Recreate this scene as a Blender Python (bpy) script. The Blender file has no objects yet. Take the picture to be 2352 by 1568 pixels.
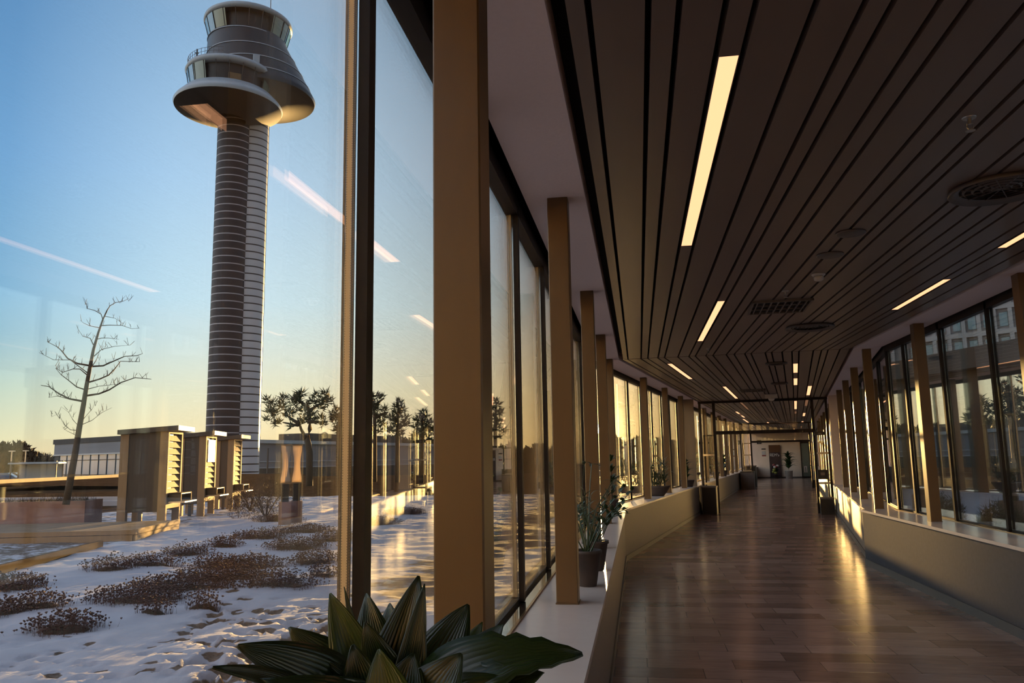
import bpy, math, random
from math import sin, cos, radians, pi, hypot, atan2, sqrt
from mathutils import Vector, Matrix, noise
R = random.Random(7)
scene = bpy.context.scene
COL = scene.collection
BETA = radians(10.45)                      # the corridor's second stretch turns right by this much
D2 = (sin(BETA), cos(BETA)); N2 = (cos(BETA), -sin(BETA))
ZC = 2.96; HL = 0.74                       # ceiling and window ledge heights
SUN_AZ, SUN_EL = radians(-2.86), radians(2.0)
SUN = Vector((sin(SUN_AZ)*cos(SUN_EL), cos(SUN_AZ)*cos(SUN_EL), sin(SUN_EL)))

# ------------------------------------------------------------------ camera
F = 1829.3
YAW, PIT, ROL = radians(8.84037), radians(8.3894), 0.0165
fw = Vector((-sin(YAW)*cos(PIT), cos(YAW)*cos(PIT), sin(PIT)))
r0 = Vector((cos(YAW), sin(YAW), 0)); u0 = r0.cross(fw)
rt = r0*cos(ROL) - u0*sin(ROL); up = u0*cos(ROL) + r0*sin(ROL)
CAM = Vector((0, 0, 1.5))
cd = bpy.data.cameras.new('camera'); cam = bpy.data.objects.new('camera', cd); COL.objects.link(cam)
cd.sensor_width = 36; cd.lens = F/2352*36; cd.clip_start = 0.05; cd.clip_end = 3000
cam.matrix_world = Matrix(((rt.x, up.x, -fw.x, CAM.x), (rt.y, up.y, -fw.y, CAM.y), (rt.z, up.z, -fw.z, CAM.z), (0, 0, 0, 1)))
scene.camera = cam
def ray(x, y): return (rt*((x-1176)/F) - up*((y-784)/F) + fw).normalized()
def at(x, y, D):                           # the place at horizontal distance D on the line of sight of a pixel
    d = ray(x, y); return CAM + d*(D/hypot(d.x, d.y))
def atz(x, y, z):
    d = ray(x, y); return CAM + d*((z-CAM.z)/d.z)

# ------------------------------------------------------------------ materials
def mat(name): 
    m = bpy.data.materials.new(name); m.use_nodes = True; m.node_tree.nodes.clear()
    o = m.node_tree.nodes.new('ShaderNodeOutputMaterial'); return m, m.node_tree, o
def nd(t, typ, **kw):
    n = t.nodes.new(typ)
    for k, v in kw.items():
        if k.startswith('i_'):
            key = k[2:]; key = int(key) if key.isdigit() else key.replace('_', ' ')
            n.inputs[key].default_value = v
        else: setattr(n, k, v)
    return n
def c4(c): return (c[0], c[1], c[2], 1)
def mth(t, op, a, b=None, clamp=False):
    n = t.nodes.new('ShaderNodeMath'); n.operation = op; n.use_clamp = clamp
    for i, v in enumerate((a, b)):
        if v is None: continue
        if isinstance(v, (int, float)): n.inputs[i].default_value = v
        else: t.links.new(v, n.inputs[i])
    return n.outputs[0]
def mixc(t, fac, a, b, blend='MIX'):
    n = t.nodes.new('ShaderNodeMix'); n.data_type = 'RGBA'; n.blend_type = blend
    for k, v in ((0, fac), (6, a), (7, b)):
        if isinstance(v, (int, float)): n.inputs[k].default_value = v
        elif isinstance(v, tuple): n.inputs[k].default_value = c4(v)
        else: t.links.new(v, n.inputs[k])
    return n.outputs[2]
def bsdf(t, o, color, rough=.5, metal=0, spec=.5, **kw):
    b = nd(t, 'ShaderNodeBsdfPrincipled')
    if isinstance(color, tuple): b.inputs['Base Color'].default_value = c4(color)
    else: t.links.new(color, b.inputs['Base Color'])
    if isinstance(rough, (int, float)): b.inputs['Roughness'].default_value = rough
    else: t.links.new(rough, b.inputs['Roughness'])
    b.inputs['Metallic'].default_value = metal; b.inputs['Specular IOR Level'].default_value = spec
    for k, v in kw.items(): b.inputs[k.replace('_', ' ')].default_value = v
    t.links.new(b.outputs[0], o.inputs[0]); return b
def coords(t, kind='Object', scale=(1, 1, 1)):
    tc = nd(t, 'ShaderNodeTexCoord'); mp = nd(t, 'ShaderNodeMapping'); mp.inputs['Scale'].default_value = scale
    t.links.new(tc.outputs[kind], mp.inputs[0]); return mp.outputs[0]
def nz(t, vec, scale, detail=4, rough=.55):
    n = nd(t, 'ShaderNodeTexNoise'); n.inputs['Scale'].default_value = scale
    n.inputs['Detail'].default_value = detail; n.inputs['Roughness'].default_value = rough
    t.links.new(vec, n.inputs['Vector']); return n.outputs['Fac']
def ramp(t, fac, stops, interp='LINEAR'):
    n = nd(t, 'ShaderNodeValToRGB'); cr = n.color_ramp; cr.interpolation = interp
    while len(cr.elements) < len(stops): cr.elements.new(.5)
    for e, (p, c) in zip(cr.elements, stops): e.position = p; e.color = c4(c) if len(c) == 3 else c
    t.links.new(fac, n.inputs[0]); return n.outputs[0]
def bump(t, b, h, strength=.3, dist=.02):
    n = nd(t, 'ShaderNodeBump'); n.inputs['Strength'].default_value = strength; n.inputs['Distance'].default_value = dist
    t.links.new(h, n.inputs['Height']); t.links.new(n.outputs[0], b.inputs['Normal'])
def simple(name, c1, c2=None, scale=8, rough=.5, metal=0, spec=.5, stretch=(1, 1, 1), bmp=0, **kw):
    m, t, o = mat(name)
    if c2 is None: c2 = tuple(v*.85 for v in c1)
    f = nz(t, coords(t, 'Object', stretch), scale)
    f2 = mth(t, 'MULTIPLY_ADD', f, 2.0); f2.node.inputs[2].default_value = -.5; f2.node.use_clamp = True
    b = bsdf(t, o, mixc(t, f2, c1, c2), rough, metal, spec, **kw)
    if bmp: bump(t, b, f, bmp)
    return m
M = {}
def glass_mat(name, tint, r0=.04, dirt=0.0):
    m, t, o = mat(name)
    lw = nd(t, 'ShaderNodeLayerWeight'); lw.inputs[0].default_value = .5
    p5 = mth(t, 'POWER', lw.outputs['Facing'], 5.0)
    fr = mth(t, 'MULTIPLY_ADD', p5, 1-r0); fr.node.inputs[2].default_value = r0
    tr = nd(t, 'ShaderNodeBsdfTransparent'); tr.inputs[0].default_value = c4(tint)
    gl = nd(t, 'ShaderNodeBsdfGlossy'); gl.inputs['Roughness'].default_value = 0.0; gl.inputs[0].default_value = (1, 1, 1, 1)
    mx = nd(t, 'ShaderNodeMixShader'); t.links.new(fr, mx.inputs[0]); t.links.new(tr.outputs[0], mx.inputs[1]); t.links.new(gl.outputs[0], mx.inputs[2])
    t.links.new(mx.outputs[0], o.inputs[0]); return m
M['glass'] = glass_mat('window_glass', (.975, .99, .98), .05)
M['glass_coated'] = glass_mat('coated_glass', (.90, .93, .92), .16)
M['frame'] = simple('dark_bronze', (.018, .013, .011), rough=.5, spec=.22, scale=3)
M['column'] = simple('beige_painted_steel', (.125, .070, .026), (.112, .062, .023), scale=14, rough=.38, stretch=(1, 1, .3), spec=.5)
M['soffit'] = simple('off_white_plaster', (.90, .755, .715), (.86, .72, .68), scale=60, rough=.85, bmp=.08)
M['ledge'] = simple('pale_laminate', (.76, .66, .59), (.72, .62, .55), scale=10, rough=.22, spec=.5)
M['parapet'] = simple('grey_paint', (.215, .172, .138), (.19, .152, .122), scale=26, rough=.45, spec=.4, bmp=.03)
M['parapetshade'] = simple('parapet_shade_paint', (.095, .093, .10), (.082, .081, .088), scale=26, rough=.85, spec=.12, bmp=.03)  # darker copy for the right parapet before the bend, shade painted into its colour
M['skirt'] = simple('dark_skirting', (.10, .085, .075), rough=.4)
M['sill'] = simple('polished_sill', (.72, .74, .72), rough=.06, metal=1.0, scale=3)
M['brass'] = simple('brass_edge', (.62, .40, .18), rough=.22, metal=1.0, scale=40)
M['slat'] = simple('ceiling_slat', (.185, .13, .10), (.16, .113, .088), scale=5, rough=.34, spec=.55, stretch=(1, .1, 1))
M['void'] = simple('dark_void', (.006, .005, .005), rough=.9)
M['steel'] = simple('brushed_steel', (.45, .43, .4), rough=.3, metal=.9, scale=30)
M['black'] = simple('black_plastic', (.012, .011, .011), rough=.4)
M['white'] = simple('white_plastic', (.62, .58, .53), rough=.4)
M['grey'] = simple('grey_metal', (.12, .10, .09), rough=.45)
M['wall'] = simple('cream_wall', (.78, .62, .48), (.72, .57, .44), scale=4, rough=.7)
M['nib'] = simple('glossy_panel', (.26, .19, .12), (.2, .15, .10), scale=2, rough=.18, stretch=(1, 1, .2))
M['snow'] = None
M['wood'] = simple('pale_timber', (.31, .22, .125), (.25, .172, .095), scale=6, rough=.8, spec=.1, stretch=(3, 3, .4), bmp=.2)
M['woodh'] = simple('weathered_board', (.24, .17, .105), (.15, .105, .065), scale=5, rough=.8, spec=.1, stretch=(.5, .5, 6), bmp=.2)
M['darkwood'] = simple('dark_stained_panel', (.05, .042, .035), (.035, .03, .026), scale=5, rough=.6, stretch=(4, 4, .3))
M['corten'] = simple('rusty_steel', (.26, .145, .105), (.18, .10, .08), scale=5, rough=.75, bmp=.1)
M['soil'] = simple('dark_soil', (.045, .03, .022), (.025, .018, .013), scale=30, rough=.95, bmp=.4)
M['bark'] = simple('bark', (.075, .055, .035), (.045, .034, .022), scale=20, rough=.9, bmp=.4)
M['twig'] = simple('twig', (.06, .042, .03), rough=.9)
M['needle'] = simple('pine_needles', (.05, .062, .022), (.028, .038, .014), scale=3, rough=.7)
M['shrub'] = simple('brown_shrubs', (.075, .045, .026), (.045, .035, .022), scale=.8, rough=.95)
M['sedum'] = simple('dry_sedum', (.075, .028, .02), (.038, .019, .014), scale=14, rough=.9)
M['sedumb'] = simple('sedum_base', (.06, .038, .022), (.035, .03, .016), scale=14, rough=.95)
M['leaf'] = None
M['terra'] = simple('dark_clay', (.075, .052, .042), (.055, .04, .033), scale=15, rough=.6)
M['potw'] = simple('white_glaze', (.55, .52, .48), rough=.25)
M['plant'] = simple('green_leaf', (.03, .06, .016), (.018, .04, .01), scale=9, rough=.35, spec=.6)
M['concrete'] = simple('grey_cladding', (.20, .205, .23), (.16, .165, .19), scale=.6, rough=.7, stretch=(.2, .2, 4))
M['roofdark'] = simple('dark_roofing', (.05, .045, .045), rough=.8)
M['brownclad'] = simple('brown_cladding', (.045, .03, .024), (.03, .022, .018), scale=.5, rough=.6, stretch=(.3, .3, 6))
M['facade'] = simple('pale_facade', (.42, .43, .46), (.38, .39, .42), scale=.4, rough=.7)
M['facadewarm'] = simple('sandy_bounce_wall', (.52, .47, .40), (.48, .43, .36), scale=.4, rough=.8)
M['woodshade'] = simple('shaded_board', (.06, .042, .028), (.045, .032, .022), scale=5, rough=.9, spec=.02, stretch=(.5, .5, 6), bmp=.2)  # darker copy of the weathered board; the edging's shade is put into its colour
M['kerb'] = simple('pale_stone_kerb', (.36, .29, .20), (.30, .24, .165), scale=2, rough=.85, spec=.1)
M['facade2'] = simple('facade_recess', (.25, .25, .27), rough=.7)
M['winblue'] = simple('blue_window', (.09, .26, .36), (.06, .18, .28), scale=1.5, rough=.1, spec=.8)
M['bldgglass'] = simple('building_glass', (.26, .34, .42), (.20, .27, .35), scale=.3, rough=.12, spec=.8)
M['slate'] = simple('tower_cladding', (.032, .038, .05), (.022, .027, .036), scale=.25, rough=.35, spec=.35)
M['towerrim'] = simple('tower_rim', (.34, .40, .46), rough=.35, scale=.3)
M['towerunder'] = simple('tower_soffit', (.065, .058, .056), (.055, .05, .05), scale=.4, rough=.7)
M['cabdark'] = simple('cab_interior', (.018, .016, .017), rough=.5)
M['cabgreen'] = simple('cab_green_glass', (.16, .23, .20), rough=.15, spec=.8)
M['cabblue'] = simple('cab_blue_glass', (.06, .26, .46), rough=.12, spec=.8)
M['carblue'] = simple('car_blue', (.10, .16, .24), rough=.25)
M['cardark'] = simple('car_dark', (.03, .035, .05), rough=.2)
M['carwhite'] = simple('car_pale', (.45, .50, .56), rough=.25)
M['poster'] = simple('poster_maroon', (.03, .012, .016), (.02, .01, .018), scale=6, rough=.4)
M['posterhead'] = simple('poster_brown', (.11, .04, .012), (.07, .026, .01), scale=20, rough=.4, stretch=(1, 1, 4))
M['lettering'] = simple('white_lettering', (.5, .46, .44), rough=.5)
M['red'] = simple('flower_red', (.22, .03, .03), rough=.5)
M['yellow'] = simple('yellow_green', (.30, .28, .05), rough=.5)
M['greendoor'] = simple('green_glass', (.12, .17, .15), (.09, .13, .12), scale=2, rough=.1)
M['gravel'] = simple('distant_ground', (.05, .042, .036), (.035, .03, .027), scale=.15, rough=.95, spec=0.0)
def mk_special():
    # fabric that lets light through
    m, t, o = mat('reflection_fabric')
    d = nd(t, 'ShaderNodeBsdfDiffuse'); d.inputs[0].default_value = (.62, .55, .45, 1)
    tl = nd(t, 'ShaderNodeBsdfTranslucent'); tl.inputs[0].default_value = (.6, .5, .38, 1)
    mx = nd(t, 'ShaderNodeMixShader'); mx.inputs[0].default_value = .5
    t.links.new(d.outputs[0], mx.inputs[1]); t.links.new(tl.outputs[0], mx.inputs[2]); t.links.new(mx.outputs[0], o.inputs[0]); M['fabric'] = m
    # lamp diffuser
    m, t, o = mat('lamp_diffuser')
    e = nd(t, 'ShaderNodeEmission'); e.inputs[0].default_value = (1.0, .455, .225, 1); e.inputs[1].default_value = .95
    t.links.new(e.outputs[0], o.inputs[0]); M['lamp'] = m
    # perforated aluminium spacer between the panes
    m, t, o = mat('pane_spacer')
    tc = nd(t, 'ShaderNodeTexCoord'); sp = nd(t, 'ShaderNodeSeparateXYZ'); t.links.new(tc.outputs['Generated'], sp.inputs[0])
    tco = nd(t, 'ShaderNodeTexCoord'); spo = nd(t, 'ShaderNodeSeparateXYZ'); t.links.new(tco.outputs['Object'], spo.inputs[0])
    edge = mth(t, 'GREATER_THAN', mth(t, 'ABSOLUTE', mth(t, 'SUBTRACT', sp.outputs[0], .5)), .36)
    edge2 = mth(t, 'LESS_THAN', mth(t, 'ABSOLUTE', mth(t, 'SUBTRACT', sp.outputs[0], .5)), .46)
    dot = mth(t, 'GREATER_THAN', mth(t, 'FRACT', mth(t, 'MULTIPLY', spo.outputs[2], 160.0)), .55)
    k = mth(t, 'MULTIPLY', mth(t, 'MULTIPLY', edge, edge2), dot)
    bsdf(t, o, mixc(t, k, (.88, .64, .34), (.25, .16, .08)), .4, 0); M['spacer'] = m
    # leaf: dark glossy green with lengthwise veins
    for nm, ca, cb, ts in (('leaf', (.012, .022, .007), (.030, .050, .012), .25), ('leafbright', (.035, .06, .010), (.075, .105, .018), .4)):
        m, t, o = mat(nm)
        tc = nd(t, 'ShaderNodeTexCoord'); sp = nd(t, 'ShaderNodeSeparateXYZ'); t.links.new(tc.outputs['UV'], sp.inputs[0])
        st = mth(t, 'ABSOLUTE', mth(t, 'SINE', mth(t, 'MULTIPLY', sp.outputs[0], 40.0)))
        n1 = nz(t, coords(t, 'UV', (14, 2, 1)), 1.0)
        f = mth(t, 'MULTIPLY', mth(t, 'ADD', mth(t, 'MULTIPLY', st, .35), n1), .8, True)
        b = bsdf(t, o, mixc(t, f, ca, cb), .27, 0, .6); bump(t, b, st, .25, .002)
        tl = nd(t, 'ShaderNodeBsdfTranslucent'); tl.inputs[0].default_value = (.10, .16, .02, 1)
        mx = nd(t, 'ShaderNodeMixShader'); mx.inputs[0].default_value = ts*.5
        t.links.new(b.outputs[0], mx.inputs[1]); t.links.new(tl.outputs[0], mx.inputs[2]); t.links.new(mx.outputs[0], o.inputs[0]); M[nm] = m
    # banded tower shafts
    for nm, ca, cb, w in (('shaftdark', (.036, .034, .043), (.40, .40, .44), .13), ('shaftpale', (.46, .48, .53), (.03, .03, .035), .17)):
        m, t, o = mat(nm)
        tc = nd(t, 'ShaderNodeTexCoord'); sp = nd(t, 'ShaderNodeSeparateXYZ'); t.links.new(tc.outputs['Object'], sp.inputs[0])
        k = mth(t, 'LESS_THAN', mth(t, 'FRACT', mth(t, 'MULTIPLY', sp.outputs[2], 1/1.27)), w)
        an = mth(t, 'ARCTAN2', sp.outputs[1], sp.outputs[0])
        pan = nz(t, coords(t, 'Object', (.35, .35, .02)), 1.0, 1)
        base = mixc(t, mth(t, 'MULTIPLY', pan, .6), ca, tuple(v*1.3 for v in ca))
        bsdf(t, o, mixc(t, k, base, cb), .5, 0, .2); M[nm] = m
    # floor: stone strips laid across the corridor
    m, t, o = mat('floor_tiles')
    tc = nd(t, 'ShaderNodeTexCoord')
    br = nd(t, 'ShaderNodeTexBrick'); br.offset = .37; br.offset_frequency = 2; br.squash = 1.0
    br.inputs['Scale'].default_value = 1.0; br.inputs['Mortar Size'].default_value = .0035; br.inputs['Mortar Smooth'].default_value = .3
    br.inputs['Brick Width'].default_value = .62; br.inputs['Row Height'].default_value = .265; br.inputs['Bias'].default_value = 0
    br.inputs['Color1'].default_value = (0, 0, 0, 1); br.inputs['Color2'].default_value = (1, 1, 1, 1); br.inputs['Mortar'].default_value = (.5, .5, .5, 1)
    t.links.new(tc.outputs['UV'], br.inputs['Vector'])
    rnd = br.outputs['Color']; mort = br.outputs['Fac']
    base = ramp(t, rnd, [(0, (.27, .16, .115)), (.35, (.40, .245, .18)), (.7, (.48, .30, .225)), (1, (.56, .365, .28))])
    mp = nd(t, 'ShaderNodeMapping'); mp.inputs['Scale'].default_value = (1.2, 5, 1); t.links.new(tc.outputs['UV'], mp.inputs[0])
    n1 = nz(t, mp.outputs[0], 3.0, 6, .6)
    col = mixc(t, .55, base, ramp(t, n1, [(.3, (.62, .58, .55)), (.7, (1.15, 1.12, 1.1))]), 'MULTIPLY')
    col = mixc(t, mth(t, 'MULTIPLY', mort, .75), col, (.05, .035, .025))
    n2 = nz(t, mp.outputs[0], 1.7, 3)
    rg = mth(t, 'MULTIPLY_ADD', n2, .16); rg.node.inputs[2].default_value = .12
    b = bsdf(t, o, col, rg, 0, .5)
    hh = mth(t, 'SUBTRACT', mth(t, 'MULTIPLY', n1, .25), mort); bump(t, b, hh, .12, .004); M['floor'] = m
    # snow with soil showing through where the mesh says so
    m, t, o = mat('snow_cover')
    at_ = nd(t, 'ShaderNodeAttribute'); at_.attribute_name = 'bare'
    co = coords(t, 'Object')
    nA = nz(t, co, 5.0, 6, .65); nB = nz(t, co, 1.1, 4); nF = nz(t, co, 34.0, 4, .7)
    k = mth(t, 'ADD', at_.outputs['Fac'], mth(t, 'MULTIPLY', mth(t, 'SUBTRACT', nA, .5), .9))
    k = mth(t, 'ADD', k, mth(t, 'MULTIPLY', mth(t, 'SUBTRACT', nB, .5), .5))
    k = ramp(t, k, [(.46, (0, 0, 0)), (.56, (1, 1, 1))])
    dirt = ramp(t, nF, [(.3, (.05, .036, .026)), (.55, (.13, .095, .07)), (.75, (.20, .15, .115))])
    sn = mixc(t, nB, (.39, .395, .44), (.31, .32, .37))
    b = bsdf(t, o, mixc(t, k, sn, dirt), .7, 0, .08)
    bump(t, b, mth(t, 'ADD', mth(t, 'MULTIPLY', nF, .25), mth(t, 'MULTIPLY', nA, .75)), .35, .04); M['snow'] = m
    # pale snow-dusted roof bed with brown grass
    m, t, o = mat('green_roof')
    f = nz(t, coords(t, 'Object', (.8, .3, 1)), 2.2, 6, .7)
    bsdf(t, o, ramp(t, f, [(.35, (.03, .019, .012)), (.5, (.06, .035, .018)), (.64, (.085, .05, .028)), (.76, (.25, .24, .25))]), .95, 0, 0.0); M['greenroof'] = m
mk_special()

# ------------------------------------------------------------------ mesh builder
class MB:
    def __init__(s): s.v = []; s.f = []; s.mi = []; s.uv = None
    def add(s, vs, fs, mi=0):
        o = len(s.v); s.v += [tuple(v) for v in vs]; s.f += [tuple(i+o for i in f) for f in fs]; s.mi += [mi]*len(fs); return s
    def box(s, x0, x1, y0, y1, z0, z1, mi=0):
        return s.add([(x0,y0,z0),(x1,y0,z0),(x1,y1,z0),(x0,y1,z0),(x0,y0,z1),(x1,y0,z1),(x1,y1,z1),(x0,y1,z1)],
                     [(0,3,2,1),(4,5,6,7),(0,1,5,4),(1,2,6,5),(2,3,7,6),(3,0,4,7)], mi)
    def obox(s, c, ax, ay, hx, hy, z0, z1, mi=0):          # box with plan axes ax, ay and half sizes
        p = []
        for z in (z0, z1):
            for a, b in ((-1,-1),(1,-1),(1,1),(-1,1)): p.append((c[0]+ax[0]*hx*a+ay[0]*hy*b, c[1]+ax[1]*hx*a+ay[1]*hy*b, z))
        return s.add(p, [(0,3,2,1),(4,5,6,7),(0,1,5,4),(1,2,6,5),(2,3,7,6),(3,0,4,7)], mi)
    def bbox(s, x0, x1, y0, y1, z0, z1, b=.004, mi=0):      # upright box with chamfered vertical edges
        pts = [(x0+b,y0),(x1-b,y0),(x1,y0+b),(x1,y1-b),(x1-b,y1),(x0+b,y1),(x0,y1-b),(x0,y0+b)]
        return s.prism(pts, z0, z1, mi)
    def prism(s, pts, z0, z1, mi=0):
        n = len(pts); vs = [(p[0],p[1],z0) for p in pts]+[(p[0],p[1],z1) for p in pts]
        fs = [tuple(reversed(range(n))), tuple(range(n,2*n))]+[(i,(i+1)%n,n+(i+1)%n,n+i) for i in range(n)]
        return s.add(vs, fs, mi)
    def lathe(s, prof, n=24, c=(0,0,0), mi=0, a0=0, a1=2*pi, cap=True):
        full = abs(a1-a0-2*pi) < 1e-6; m = n if full else n+1; vs = []; fs = []
        for r, z in prof:
            for i in range(m):
                a = a0+(a1-a0)*i/n; vs.append((c[0]+r*cos(a), c[1]+r*sin(a), c[2]+z))
        for j in range(len(prof)-1):
            for i in range(n):
                k = (i+1) % m; fs.append((j*m+i, j*m+k, (j+1)*m+k, (j+1)*m+i))
        if cap and full:
            fs.append(tuple(reversed(range(m)))); fs.append(tuple(range((len(prof)-1)*m, len(prof)*m)))
        return s.add(vs, fs, mi)
    def tube(s, pts, rad, n=6, mi=0):
        P = [Vector(p) for p in pts]; rad = rad if isinstance(rad, (list, tuple)) else [rad]*len(P); vs = []; fs = []
        for i, p in enumerate(P):
            d = (P[min(i+1,len(P)-1)]-P[max(i-1,0)])
            d = d.normalized() if d.length > 1e-9 else Vector((0,0,1))
            a = d.cross(Vector((0,0,1)));  a = a.normalized() if a.length > .05 else d.cross(Vector((1,0,0))).normalized()
            b = d.cross(a)
            for k in range(n):
                t = 2*pi*k/n; vs.append(p+(a*cos(t)+b*sin(t))*rad[i])
        for i in range(len(P)-1):
            for k in range(n): fs.append((i*n+k, i*n+(k+1)%n, (i+1)*n+(k+1)%n, (i+1)*n+k))
        fs.append(tuple(reversed(range(n)))); fs.append(tuple(range((len(P)-1)*n, len(P)*n)))
        return s.add(vs, fs, mi)
    def build(s, name, mats, parent=None, smooth=False, uv=None):
        me = bpy.data.meshes.new(name); me.from_pydata(s.v, [], s.f)
        mats = mats if isinstance(mats, (list, tuple)) else [mats]
        for m in mats: me.materials.append(M[m])
        if len(mats) > 1: me.polygons.foreach_set('material_index', s.mi)
        if smooth: me.polygons.foreach_set('use_smooth', [True]*len(s.f))
        if uv:
            l = me.uv_layers.new(name='UVMap')
            for lp in me.loops: l.data[lp.index].uv = uv(me.vertices[lp.vertex_index].co) if callable(uv) else uv[lp.vertex_index]
        me.update(); o = bpy.data.objects.new(name, me); COL.objects.link(o)
        if parent is not None: o.parent = parent
        return o
def tag(o, label, cat, group=None, kind=None):
    if label: o['label'] = label
    if cat: o['category'] = cat
    if group: o['group'] = group
    if kind: o['kind'] = kind
    return o
def empty(name, loc=(0,0,0), rz=0, label=None, cat=None, group=None, kind=None):
    o = bpy.data.objects.new(name, None); COL.objects.link(o); o.location = loc; o.rotation_euler = (0,0,rz); o.empty_display_size = .1
    return tag(o, label, cat, group, kind)
def copy_tree(o, parent=None):
    c = o.copy(); COL.objects.link(c); c.parent = parent
    for ch in list(o.children): copy_tree(ch, c)
    return c
def S(o): o['kind'] = 'structure'; return o
def seg2(o): o.rotation_euler = (0,0,-BETA); return o
def W2(l, d, z=0): return (l*N2[0]+d*D2[0], l*N2[1]+d*D2[1], z)

# mitre between the two stretches of the corridor
def my(x): return 12.05-.0925*(x+.22)                       # first stretch: where it ends at X
def ml(l): return 11.84+.0845*(l+2.41)                      # second stretch: where it starts at lateral l
def lat(x): return -2.415+(x+.221)*(3.262/3.245)
Y0 = -4.0; DEND = 54.8; DP = 22.2

# ------------------------------------------------------------------ setting: floor, parapets, ledges
b = MB()
b.add([(-.75,Y0,0),(3.55,Y0,0),(3.55,my(3.55),0),(-.75,my(-.75),0)], [(0,1,2,3)])
q = [W2(-2.95,ml(-2.95)),W2(1.42,ml(1.42)),W2(1.42,DEND+.1),W2(-2.95,DEND+.1)]
b.add([(p[0],p[1],0) for p in q], [(0,1,2,3)])
b.add([(v[0],v[1],-.15) for v in b.v[:8]], [(3,2,1,0),(7,6,5,4)])
def fuv(co):
    if co.y < 12.6 and not (co.y > my(co.x)+.02): return (co.x, co.y)
    return (co.x*N2[0]+co.y*N2[1], co.x*D2[0]+co.y*D2[1])
S(b.build('floor', 'floor', uv=fuv))

def para(x0, x1, ya, yb0, yb1, z0, z1, mb):                 # box with a mitred far or near end
    return mb.add([(x0,ya[0],z0),(x1,ya[1],z0),(x1,yb1,z0),(x0,yb0,z0),(x0,ya[0],z1),(x1,ya[1],z1),(x1,yb1,z1),(x0,yb0,z1)],
                  [(0,3,2,1),(4,5,6,7),(0,1,5,4),(1,2,6,5),(2,3,7,6),(3,0,4,7)])
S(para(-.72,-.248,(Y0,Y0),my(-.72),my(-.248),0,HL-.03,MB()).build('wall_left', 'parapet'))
S(para(2.99,3.52,(Y0,Y0),my(2.99),my(3.52),0,HL-.03,MB()).build('wall_right', 'parapetshade'))
S(seg2(para(-2.93,-2.44,(ml(-2.93),ml(-2.44)),DEND,DEND,0,HL-.03,MB()).build('wall_left.001', 'parapet')))
S(seg2(para(.872,1.40,(ml(.872),ml(1.40)),DEND,DEND,0,HL-.03,MB()).build('wall_right.001', 'parapet')))
for k, (x0, x1) in enumerate(((-.59,-.216),(2.962,3.40))):
    S(para(x0,x1,(Y0,Y0),my(x0),my(x1),HL-.03,HL,MB()).build('trim_%d' % (k+1), 'ledge'))
for k, (x0, x1) in enumerate(((-2.79,-2.41),(.847,1.28))):
    S(seg2(para(x0,x1,(ml(x0),ml(x1)),DEND,DEND,HL-.03,HL,MB()).build('trim_%d' % (k+3), 'ledge')))
# polished strip behind the ledge with a brass edge
for k, (x0, x1, xb) in enumerate(((-.70,-.59,-.59),(3.40,3.50,3.40))):
    S(para(x0,x1,(Y0,Y0),my(x0),my(x1),HL-.03,HL-.004,MB()).build('trim_%d' % (k+5), 'sill'))
    S(para(xb-.006,xb+.006,(Y0,Y0),my(xb),my(xb),HL-.02,HL+.008,MB()).build('trim_%d' % (k+7), 'brass'))
for k, (x0, x1, xb) in enumerate(((-2.90,-2.79,-2.79),(1.28,1.38,1.28))):
    S(seg2(para(x0,x1,(ml(x0),ml(x1)),DEND,DEND,HL-.03,HL-.004,MB()).build('trim_%d' % (k+9), 'sill')))
    S(seg2(para(xb-.006,xb+.006,(ml(xb),ml(xb)),DEND,DEND,HL-.02,HL+.008,MB()).build('trim_%d' % (k+11), 'brass')))
S(para(-.248,-.236,(Y0,Y0),my(-.248),my(-.236),0,.07,MB()).build('baseboard_left', 'skirt'))
S(para(2.978,2.99,(Y0,Y0),my(2.978),my(2.99),0,.085,MB()).build('baseboard_right', 'skirt'))
S(seg2(para(-2.44,-2.428,(ml(-2.44),ml(-2.428)),DEND,DEND,0,.07,MB()).build('baseboard_left.001', 'skirt')))
S(seg2(para(.86,.872,(ml(.86),ml(.872)),DEND,DEND,0,.085,MB()).build('baseboard_right.001', 'skirt')))

# ------------------------------------------------------------------ setting: ceiling
GAPS = [-.221,-.108,.087,.187,.337,.434,.629,.788,.880,1.031,1.130,1.319,1.43,1.578,1.665,1.86,1.948,2.09,2.225,2.32,2.512,2.621,2.708,2.865,3.021]
gw = .011
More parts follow.
